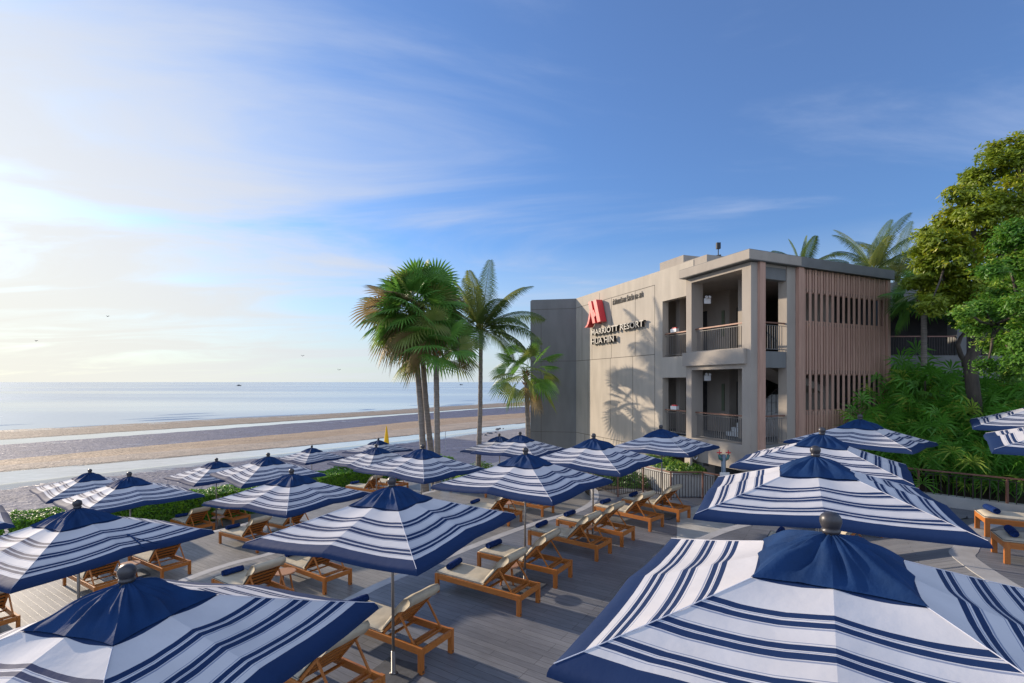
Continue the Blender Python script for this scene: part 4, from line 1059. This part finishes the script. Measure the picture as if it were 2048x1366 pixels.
def trunk(s, pts, r0, r1, n=10, rng=None):
    P_ = []; RS = []; N_ = 36
    for i in range(N_ + 1):
        t = i / N_ * (len(pts) - 1); k = min(int(t), len(pts) - 2); f = t - k
        p = Vector(pts[k]).lerp(Vector(pts[k + 1]), f); P_.append(p)
        q = i / N_; RS.append((r0 * (1 - q) + r1 * q) * (1.35 - .35 * min(1, q * 8)) * (1 + (.05 if i % 2 else -.03)))
    s.tube(P_, RS, n)
def fan_palm(px, D, zbase, ycrown, lean, r_tr, nleaf, rad, pet, label, seed, skirt=True, dry=.15, trunk_px_base=None, lo=-.9):
    rng = random.Random(seed); X = (px - 1024) / F * D; zc = CAMZ + (764 - ycrown) * D / F
    xb = ((trunk_px_base or px) - 1024) / F * D
    r = empty('fan_palm', (xb, D, zbase)); tag(r, label, 'palm tree', 'palms by the beach')
    top = Vector((X - xb, 0, zc - zbase)); s = MB(); mid = top * .5 + Vector((lean, 0, 0))
    trunk(s, [(0, 0, -.1), tuple(mid), tuple(top)], r_tr * 1.1, r_tr * .85); s.build('trunk', M['trunk_palm'], r, True)
    s = MB()
    for k in range(26):
        a = k * 2.4; z = -.75 + .028 * k; c = top + Vector((0, 0, z)); d = Vector((math.cos(a), math.sin(a), .9)); s.beam(c + d * .02, c + d * .22, .07, .03)
    s.build('leaf_boots', M['boots'], r)
    s = MB(); g = PI * (3 - 5 ** .5)
    for k in range(nleaf):
        q = (k + .5) / nleaf; el = math.asin(max(-1, min(1, 1 - (1 - lo) * q))); a = k * g + rng.uniform(-.2, .2)
        d = Vector((math.cos(a) * math.cos(el), math.sin(a) * math.cos(el), math.sin(el)))
        isdry = skirt and q > .80
        mi = 2 if (isdry and rng.random() < .75) or rng.random() < dry * q else (1 if rng.random() < .22 + .3 * q else 0)
        dr = .25 + .55 * q if not isdry else 1.0
        fan_leaf(s, top, d, pet * rng.uniform(.8, 1.15) * (1 - .2 * q), rad * rng.uniform(.85, 1.1), rng, mi, droop=dr, split=.5 if not isdry else .35)
    s.build('crown', [M['fan'], M['fan_y'], M['fan_d']], r)
    return r
fan_palm(826, 22.6, ZT['T3'], 628, .05, .135, 62, 1.28, 1.38, 'leftmost of three clustered fan palms, tall with a dense drooping crown and dry skirt', 5, trunk_px_base=852)
fan_palm(838, 23.2, ZT['T3'], 612, -.08, .13, 60, 1.22, 1.38, 'middle one of three clustered fan palms with leaning trunk and dense crown', 9, trunk_px_base=872)
fan_palm(872, 22.0, ZT['T3'], 700, .0, .13, 26, 1.15, 1.35, 'shortest of three clustered fan palms with grey trunk and glossy leaves', 13, skirt=False, dry=.05, trunk_px_base=876, lo=-.35)
fan_palm(1052, 26.0, ZT['T3'], 745, .05, .13, 24, 1.1, 1.25, 'short fan palm in front of the dark grey end wall', 17, skirt=False, dry=.1, trunk_px_base=1056, lo=-.8)
def frond(s, base, az, el, L_, rng, mi, curl=1.0, nl=60, ll=.62, twist=0):
    base = Vector(base); pts = []; d = Vector((math.cos(az) * math.cos(el), math.sin(az) * math.cos(el), math.sin(el))); p = base.copy(); n = 22; step = L_ / n
    for i in range(n + 1):
        pts.append(p.copy()); d = (d + Vector((0, 0, -curl * .075 * (.35 + i / n)))).normalized(); p = p + d * step
    s.mi = mi; s.tube(pts, [.028 * (1 - i / n) + .004 for i in range(n + 1)], 4, False)
    for k in range(nl):
        t = .14 + .86 * k / nl; i = min(int(t * n), n - 1); f = t * n - i; c = pts[i].lerp(pts[i + 1], f); dd = (pts[i + 1] - pts[i]).normalized()
        sd = dd.cross(Vector((0, 0, 1))); sd = sd.normalized() if sd.length > .05 else Vector((math.sin(az), -math.cos(az), 0)); nn = sd.cross(dd).normalized()
        sdt = sd * math.cos(twist) + nn * math.sin(twist)
        for sg in (-1, 1):
            l = 1.25 * ll * (math.sin(PI * min(1, t * .93 + .07)) ** .55) * rng.uniform(.85, 1.1)
            v = (sdt * sg + dd * (.45 + .5 * t) - Vector((0, 0, .15)) + nn * .15).normalized(); e = c + v * l - Vector((0, 0, l * l * .80)); m = c + v * l * .5 - Vector((0, 0, l * l * .14)); w_ = dd * .031
            s.add([c - w_ * .6, c + w_ * .6, m + w_, m - w_, e], [(0, 1, 2, 3), (3, 2, 4)])
def coco_palm(px, D, zbase, ycrown, spec, label, seed, r_tr=.12, grp='palms by the beach', nl=46, ll=.62, base_px=None):
    nl = 46; rng = random.Random(seed); X = (px - 1024) / F * D; zc = CAMZ + (764 - ycrown) * D / F; xb = ((base_px or px) - 1024) / F * D
    r = empty('coconut_palm', (xb, D, zbase)); tag(r, label, 'palm tree', grp); top = Vector((X - xb, 0, zc - zbase))
    s = MB(); trunk(s, [(0, 0, -.1), tuple(top * .5 + Vector((.05, 0, 0))), tuple(top)], r_tr * 1.15, r_tr * .8); s.build('trunk', M['trunk_palm'], r, True)
    s = MB()
    for k in range(16):
        a = k * 2.4; c = top + Vector((0, 0, -.35 + .03 * k)); d = Vector((math.cos(a), math.sin(a), 1.5)); s.beam(c, c + d * .28, .08, .03)
    s.build('leaf_boots', M['coco_y'], r)
    s = MB()
    for (az, el, L_, mi, cu) in spec: frond(s, top, R(az), R(el), L_, rng, mi, cu, nl=nl, ll=ll, twist=rng.uniform(-.5, .5))
    s.build('crown', [M['coco'], M['coco_y']], r); return r
spec = [(60, 80, 3.9, 0, .45), (250, 74, 3.2, 1, .9), (120, 70, 3.7, 1, .8), (20, 60, 3.9, 0, .85), (5, 40, 3.6, 0, 1.0), (-12, 22, 3.5, 0, 1.15), (8, 8, 3.2, 0, 1.3), (160, 62, 3.6, 0, .9), (185, 45, 3.2, 0, 1.0), (140, 30, 3.2, 0, 1.2),
        (205, 70, 3.2, 1, .8), (300, 55, 3.0, 0, 1.1), (60, 30, 3.2, 0, 1.2), (340, 60, 3.2, 1, .8), (110, 60, 3.4, 0, .7), (230, 20, 2.6, 0, 1.3), (270, 10, 2.4, 0, 1.3), (172, 66, 3.7, 0, .85), (325, 35, 3.2, 0, 1.2), (45, 5, 3, 0, 1.4), (150, 5, 2.8, 0, 1.4), (190, 12, 3.0, 0, 1.3)]
coco_palm(962, 25.6, ZT['T3'], 662, spec, 'tall coconut palm with feathery fronds between the fan palms and the wall', 21, base_px=955)
def rspec(n, seed, L_=3.4, lo=0, hi=80):
    g = random.Random(seed); return [(k * 137.5 + g.uniform(-12, 12), lo + (hi - lo) * (1 - k / n) + g.uniform(-6, 6), L_ * g.uniform(.85, 1.1), 1 if g.random() < .35 else 0, g.uniform(.7, 1.2)) for k in range(n)]
coco_palm(1745, 34, 0, 545, rspec(17, 3, 4.0), 'coconut palm rising behind the slatted block, left of a pair', 31, grp='coconut palms behind the hotel')
coco_palm(1793, 36, 0, 560, rspec(18, 5, 4.2), 'coconut palm rising behind the slatted block, right of a pair', 32, grp='coconut palms behind the hotel')
coco_palm(1603, 38, 0, 548, rspec(14, 8, 3.3), 'small coconut palm top showing alone above the flat roof edge', 33, grp='coconut palms behind the hotel')

# ------------------------------------------------------------------ right-hand planting
s = MB(); s.add([(11.5, 17.0, .5), (17.0, 11.2, .5), (30, 12, .6), (30, 24, 2.6), (14.6, 21.4, 2.2), (13, 18.5, 1.2)], [(0, 1, 2, 3, 4, 5)])
tag(s.build('planting_slope', M['soil']), kind='structure')
def rhapis_mesh(seed, fine=1):
    rng = random.Random(seed); s = MB(); canes = 5
    for c in range(canes):
        a = rng.uniform(0, 2 * PI); r0 = rng.uniform(.05, .28); bx, by = r0 * math.cos(a), r0 * math.sin(a); h = rng.uniform(.75, 1.35)
        tip = Vector((bx * 1.6, by * 1.6, h)); s.mi = 0; s.tube([(bx, by, -.2), tip], .012, 4)
        for k in range(6):
            az = k * 2.4 + rng.uniform(-.3, .3); el = rng.uniform(-.1, 1.0); d = Vector((math.cos(az) * math.cos(el), math.sin(az) * math.cos(el), math.sin(el)))
            base = tip - Vector((0, 0, k * .09)); hub = base + d * rng.uniform(.24, .42); mi = 1 if rng.random() < .25 else 0
            s.mi = mi; s.tube([base, hub], .005, 3, False)
            hd = Vector((d.x, d.y, 0)).normalized(); sd = Vector((-hd.y, hd.x, 0)); tl = rng.uniform(.1, .9); upv = (Vector((0, 0, 1)) * math.cos(tl) + hd * math.sin(tl)).normalized(); fn = sd.cross(upv).normalized(); n = 10
            for j in range(n):
                t = -2.25 + 4.5 * j / (n - 1) + rng.uniform(-.08, .08); v = (upv * math.cos(t) + sd * math.sin(t) + hd * .30).normalized(); l = rng.uniform(.30, .44); wv = v.cross(fn).normalized() * .024
                m1 = hub + v * l * .45; e = hub + v * l - Vector((0, 0, .09 + .04 * rng.random())) + hd * .04
                s.add([hub, m1 - wv, m1 + hd * .008, m1 + wv, e], [(0, 1, 2), (0, 2, 3), (1, 4, 2), (2, 4, 3)])
    return s.mesh('fronds', [M['rhapis'], M['rhapis_y']])
rms = [rhapis_mesh(k) for k in range(5)]
rg = random.Random(5); cnt = 0
def slope_z(x, y):
    # distance behind the railing line
    d = ((x - 11.5) * .725 + (y - 17.0) * .689); return .5 + min(1.1, max(0, d) * .36)
spots = []
e_ = Vector((5.5, -5.8)).normalized(); n_ = Vector((.725, .689))
for row in range(8):
    for k in range(-4 if row > 2 else -1, 12):
        p = Vector((11.5, 17.0)) + e_ * (k * .74 + (row % 2) * .37 + rg.uniform(-.12, .12)) + n_ * (.35 + row * .62 + rg.uniform(-.12, .12))
        ux = (p.x / p.y) * F + 1024
        if ux > 2140 or ux < 1690: continue
        # keep clear of the hotel block
        if (Vector(p) - C0).dot(NSD) < .35 and (Vector(p) - C0).dot(VD) < 7.4: continue
        spots.append((p, row, k))
fe = Vector((1, 0))
for (p, row, k) in spots:
    me = rms[rg.randrange(5)]; o = empty('lady_palm', (p.x, p.y, slope_z(p.x, p.y)), rg.uniform(0, 6)); sc_ = rg.uniform(.95, 1.35) * (1 + .04 * row); o.scale = (sc_, sc_, sc_ * (1.0 + .06 * row))
    mobj('fronds', me, o); tag(o, 'bushy fan leaved lady palm in the green mass behind the right railing', 'shrub', 'lady palms behind the right railing'); cnt += 1
# a few against the slatted screen foot
for k, (v, out, z) in enumerate(((2.9, .5, 1.5), (3.6, .55, 1.45), (4.4, .6, 1.5), (5.1, .7, 1.7), (5.8, .8, 1.9), (6.5, .9, 2.0), (7.2, .9, 2.0))):
    p = C0 + VD * v + NSD * out; o = empty('lady_palm', (p.x, p.y, z - .75), k * 1.1); o.scale = (.95,) * 3; mobj('fronds', rms[k % 5], o)
    tag(o, 'fan leaved lady palm at the foot of the slatted screen', 'shrub', 'lady palms at the slatted screen')
s = MB(); p = [C0 + VD * a + NSD * b for a, b in ((1.0, .12), (7.8, .12), (7.9, 2.6), (1.2, 1.3))]; s.prism([tuple(q) for q in p][::-1], -.3, .55); tag(s.build('planting_bed', M['soil']), kind='structure')

def tree(label, base, clumps, mats, nleaf, size, seed, limbs, grp='broadleaf trees at right', r0=.22, droop=.0):
    rng = random.Random(seed); r = empty('broadleaf_tree', base); tag(r, label, 'tree', grp); B_ = Vector(base)
    s = MB(); 
    for L_ in limbs:
        pts = [Vector(p) - B_ for p in L_]; n = len(pts); P2 = []
        for i in range(n - 1):
            for k in range(5): P2.append(pts[i].lerp(pts[i + 1], k / 5) + Vector((noise.noise((i, k * .7, seed)), noise.noise((k, i * .7, seed + 4)), 0)) * .07)
        P2.append(pts[-1]); m = len(P2); k0 = r0 if L_ is limbs[0] else r0 * .55
        s.tube(P2, [k0 * (1 - .75 * i / m) for i in range(m)], 8)
    tips = []
    for (c, rad) in clumps:
        c = Vector(c) - B_
        hub = min((Vector(l[-1]) - B_ for l in limbs), key=lambda q: (q - c).length)
        mid = hub.lerp(c, .5) + Vector((0, 0, -.1)); s.tube([hub, mid, c], [.045, .03, .015], 5)
        for k in range(5):
            d = Vector((rng.uniform(-1, 1), rng.uniform(-1, 1), rng.uniform(-.3, 1))).normalized() * rad * .8; s.tube([c, c + d], [.014, .005], 4, False)
    s.build('trunk', M['bark'], r, True)
    s = MB(); tot = sum(q[1] ** 2 for q in clumps)
    for ci, (c, rad) in enumerate(clumps):
        c = Vector(c) - B_; n = int(nleaf * .8 * rad * rad / tot); nt = max(6, n // 20); tone = rng.random()
        for _ in range(nt):
            d = Vector((rng.gauss(0, 1), rng.gauss(0, 1), rng.gauss(0, .8))).normalized() * rad * .92 * (rng.random() ** .38)
            tw = c + d; lob = rng.random()
            for _ in range(20):
                q = Vector((rng.gauss(0, .095), rng.gauss(0, .095), rng.gauss(0, .045))); mi = 0
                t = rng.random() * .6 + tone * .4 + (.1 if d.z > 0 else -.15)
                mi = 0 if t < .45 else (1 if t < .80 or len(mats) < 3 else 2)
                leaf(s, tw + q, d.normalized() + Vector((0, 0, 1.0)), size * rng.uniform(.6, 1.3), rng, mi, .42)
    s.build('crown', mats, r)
def PT(px, py, D): return ((px - 1024) / F * D, D, CAMZ + (764 - py) * D / F)
def clumps_from(lst, D0, seed, jit=.6):
    g = random.Random(seed); out = []
    for (px, py, rp) in lst:
        D = D0 + g.uniform(-jit, jit) * 1.6; out.append((PT(px, py, D), rp * D / F))
    return out
tb = PT(1960, 830, 16.5)
tree('large spreading tree with yellowing olive leaves leaning in from the right edge', (tb[0], tb[1], 1.6),
     clumps_from([(1925, 385, 30), (1975, 345, 38), (2030, 320, 34), (2075, 340, 45), (1905, 440, 36), (1960, 420, 45), (2020, 400, 50), (2085, 420, 50), (1870, 480, 30), (1900, 500, 42), (1950, 485, 48), (2010, 475, 50), (2075, 490, 50),
                  (1865, 530, 34), (1905, 560, 44), (1960, 545, 44), (2020, 545, 40), (1850, 510, 22), (1880, 590, 34), (1930, 600, 38), (2130, 380, 60), (2140, 480, 60), (1845, 560, 24), (1990, 300, 24), (2050, 285, 26), (1860, 610, 26), (1850, 468, 16), (1838, 500, 15), (1828, 565, 16), (1888, 455, 18), (1935, 355, 16), (1992, 318, 16)], 16.0, 3),
     [M['leaf1'], M['leaf1'], M['leaf2']], 60000, .078, 4,
     [[(tb[0], tb[1], 1.6), PT(1940, 720, 16.4), PT(1975, 640, 16.2), PT(1985, 560, 16)], [PT(1975, 640, 16.2), PT(1930, 560, 16), PT(1900, 500, 15.8)], [PT(1985, 560, 16), PT(2030, 450, 16), PT(2040, 370, 16)], [PT(1960, 600, 16.2), PT(1945, 500, 16), PT(1950, 430, 16)]])
tb2 = PT(2150, 800, 13.2)
tree('bright green small leaved tree hanging in from the right edge, below the yellowing one', (tb2[0], tb2[1], .9),
     clumps_from([(2010, 480, 28), (2050, 520, 38), (1985, 540, 26), (2010, 580, 36), (2060, 600, 46), (1965, 610, 26), (2000, 640, 34), (2050, 670, 40), (1945, 650, 24), (1990, 690, 26), (2040, 720, 30), (2090, 560, 50), (2095, 660, 50), (1975, 730, 20), (2020, 745, 22), (1930, 620, 16), (2040, 460, 30), (2090, 480, 40)], 13.0, 9),
     [M['leaf3'], M['leaf3'], M['rhapis_y']], 36000, .055, 6,
     [[(tb2[0], tb2[1], .9), PT(2120, 730, 13.2), PT(2060, 650, 13.1), PT(2060, 560, 13)], [PT(2075, 690, 13.1), PT(1990, 650, 13)], [PT(2050, 650, 13.1), PT(2020, 540, 13)]], r0=.11)
tb3 = PT(1925, 800, 18)
tree('dark shaded tree with bare crooked trunk in front of the galleries', (tb3[0], tb3[1], 2.0),
     clumps_from([(1935, 640, 30), (1985, 620, 36), (2020, 660, 34), (1900, 620, 22), (1960, 590, 30), (2050, 600, 40)], 18.2, 12), [M['leaf4'], M['leaf4'], M['leaf3']], 14000, .07, 8,
     [[(tb3[0], tb3[1], 2.0), PT(1935, 740, 18), PT(1915, 690, 18), PT(1935, 650, 18)], [PT(1935, 740, 18), PT(1985, 700, 18), PT(2000, 660, 18)]], r0=.13)
def fan_palm2(px, D, zb, yc, n, rad, pet, label, seed, lo):
    o = fan_palm(px, D, zb, yc, 0, .10, n, rad, pet, label, seed, skirt=False, dry=.05, lo=lo); o['group'] = 'fan palms beside the slatted block'; return o
fan_palm2(1848, 18.5, 2.0, 590, 20, .85, .8, 'fan palm with slender brown trunk beside the slatted block', 44, -.5)
# drooping big leaved climber on that palm's trunk
r = empty('climbing_plant', (PT(1850, 770, 17.9)[0], 17.9, 2.0)); tag(r, 'broad leaved climbing plant on the slender trunk beside the slatted block', 'plant')
s = MB(); g = random.Random(2)
for k in range(44):
    a = g.uniform(0, 2 * PI); z = g.uniform(.3, 2.1); l = g.uniform(.35, .75); d = Vector((math.cos(a), math.sin(a), .35)); b = Vector((0, 0, z)); h = b + d * l * .6; side = d.cross(Vector((0, 0, 1))).normalized()
    s.mi = 0 if g.random() < .6 else 1; s.tube([b, h], .008, 3, False)
    for j in range(9):
        t = (j - 4) * .33; v = (Vector((d.x, d.y, 0)) * math.cos(t) + side * math.sin(t)); L_ = .28 * (1 - .05 * abs(j - 4)); w_ = v.cross(Vector((0, 0, 1))) * .035
        m = h + v * L_ * .5 - Vector((0, 0, .05)); e = h + v * L_ - Vector((0, 0, .2)); s.add([h, m - w_, e, m + w_], [(0, 1, 2, 3)])
s.build('leaves', [M['leaf3'], M['leaf4']], r)
s = MB(); s.tube([(0, 0, -.2), (.05, .02, 1), (0, 0, 2.2)], .03, 5); s.build('stem', M['twig'], r)

# ------------------------------------------------------------------ valve pipe, boiler under the balcony
D = 16.9; X = (1447 - 1024) / F * D
r = empty('standpipe', (X, D, 0)); tag(r, 'grey standpipe with red handwheels below the balcony corner', 'standpipe')
s = MB(); s.tube([(0, 0, 0), (0, 0, 1.75)], .075, 12); s.build('pipe', mat('grey_pipe', (.17, .21, .25), .45, metal=.3), r, True)
for sx in (-1, 1):
    s = MB(); s.tube([(0, 0, 1.55), (sx * .13, -.02, 1.62), (sx * .15, -.03, 1.75)], .05, 10); v_ = s.build('valve', mat('green_brass', (.06, .17, .16), .45, metal=.3), r, True)
    s = MB(); s.lathe([(.0, 1.80), (.075, 1.80), (.09, 1.815), (.075, 1.83), (0, 1.83)], 14, (sx * .15, -.03, 0)); s.tube([(sx * .15, -.03, 1.74), (sx * .15, -.03, 1.9)], .014, 6); s.build('handwheel', M['red'], v_)
s = MB(); s.box(-.16, .16, -.10, -.085, 1.05, 1.17); s.build('plate', M['white'], r)
D = 18.7; X = (1403 - 1024) / F * D
r = empty('planter_basin', (X, D, .5)); tag(r, 'beige box with two white curved rings in its opening, under the balcony', 'basin')
s = MB(); s.box(-.42, .5, 0, .6, 0, .55); s.box(-.42, -.34, 0, .6, .55, 1.45); s.box(.30, .5, 0, .6, .55, 1.45); s.box(-.42, .5, 0, .6, 1.45, 1.53); s.box(-.34, .30, .45, .6, .55, 1.45); s.build('body', M['concrete_m'], r)
for x in (-.16, .12):
    s = MB(); s.tube([(x + .13 * math.cos(t / 10 * PI), .2, 1.2 - .42 * math.sin(t / 10 * PI)) for t in range(11)], .022, 8); s.build('ring', M['white'], r, True)

# ------------------------------------------------------------------ beach things
def tiny(px, py, H):
    D = H * F / (py - 764); return ((px - 1024) / F * D, D)
x, y = tiny(773, 889, 7.0)
r = empty('beach_flag', (x, y, SZ)); tag(r, 'yellow pointed flag standing on the beach beyond the parasols', 'flag')
s = MB(); s.tube([(0, 0, 0), (0, 0, 2.0)], .03, 6); s.build('pole', M['white'], r)
s = MB(); s.lathe([(.30, .1), (.27, .5), (.18, 1.1), (.10, 1.7), (.03, 2.1), (0, 2.15)], 9); s.build('cloth', M['yellow'], r)
for k, (px, D) in enumerate(((478, 900), (922, 1150))):
    X = (px - 1024) / F * D; r = empty('fishing_boat', (X, D, SZ - .05)); tag(r, ['small dark fishing boat on the horizon at left', 'small dark fishing boat far out beside the palm trunks'][k], 'boat', 'boats far out at sea')
    s = MB(); s.add([(-4.5, 0, 1.3), (-3.4, -1.2, .1), (3.2, -1.2, .1), (4.8, 0, 1.7), (3.2, 1.2, .1), (-3.4, 1.2, .1), (-3.4, -1.4, .9), (3.4, -1.4, 1.0), (3.4, 1.4, 1.0), (-3.4, 1.4, .9)],
          [(0, 1, 6), (1, 2, 7, 6), (2, 3, 7), (3, 4, 8), (4, 5, 9, 8), (5, 0, 9), (0, 6, 7, 3, 8, 9), (0, 5, 4, 3, 2, 1)]); s.build('hull', M['black'], r)
    s = MB(); s.box(-2, .5, -.8, .8, .9, 2.5); s.build('cabin', M['base'], r); s = MB(); s.tube([(1.5, 0, .9), (1.5, 0, 4.0)], .12, 5); s.build('mast', M['black'], r)
for k, (px, py, D) in enumerate(((215, 633, 60), (72, 682, 60), (605, 712, 80), (678, 740, 90))):
    X = (px - 1024) / F * D; z = CAMZ + (764 - py) * D / F; r = MB(); sz = D / F * 4
    r.add([(0, -.3 * sz, 0), (0, .3 * sz, 0), (-sz, .05, sz * .5), (-sz * .5, .0, .45 * sz), (sz, .05, sz * .35), (sz * .5, 0, .4 * sz)], [(0, 3, 1), (0, 2, 3), (2, 1, 3), (0, 1, 5), (0, 5, 4), (5, 1, 4)])
    r.ellip((0, 0, -.02 * sz), (.13 * sz, .45 * sz, .12 * sz), 8, 6)
    o = r.build('seabird', M['black']); o.location = (X, D, z); tag(o, ['seabird gliding highest over the sea at left', 'seabird near the left edge of the sky', 'seabird low above the sea left of the palms', 'seabird just above the horizon near the palms'][k], 'bird', 'seabirds over the water')
for k in range(9):
    px = 958 + k * 6.2 + rnd.uniform(-2, 2); py = 872 - k * 1.6 + rnd.uniform(-4, 3); x, y = tiny(px, py, 7.0)
    s = MB(); q = rnd.uniform(.18, .42); s.ellip((0, 0, q * .2), (q, q * .7, q * .5), 8, 6)
    s.v = [(a * (1 + .3 * noise.noise((a * 4, b * 4, k))), b, c) for a, b, c in s.v]
    o = s.build('beach_rock', M['base'], None, True); o.location = (x, y, SZ); o.rotation_euler = (0, 0, k); tag(o, 'small dark rock scattered on pale sand beside the coconut trunk', 'rock', 'dark rocks on the sand')
# white goal-like frame on the sand behind the palms
x, y = tiny(880, 902, 7.0); r = empty('beach_net_frame', (x, y, SZ)); tag(r, 'thin pale post frame on the sand right of the palm trunks', 'frame')
s = MB(); s.tube([(-.5, 0, 0), (-.5, 0, 1.9), (.55, 0, 2.0), (.55, 0, 0)], .035, 6); s.build('bars', M['strip'], r)
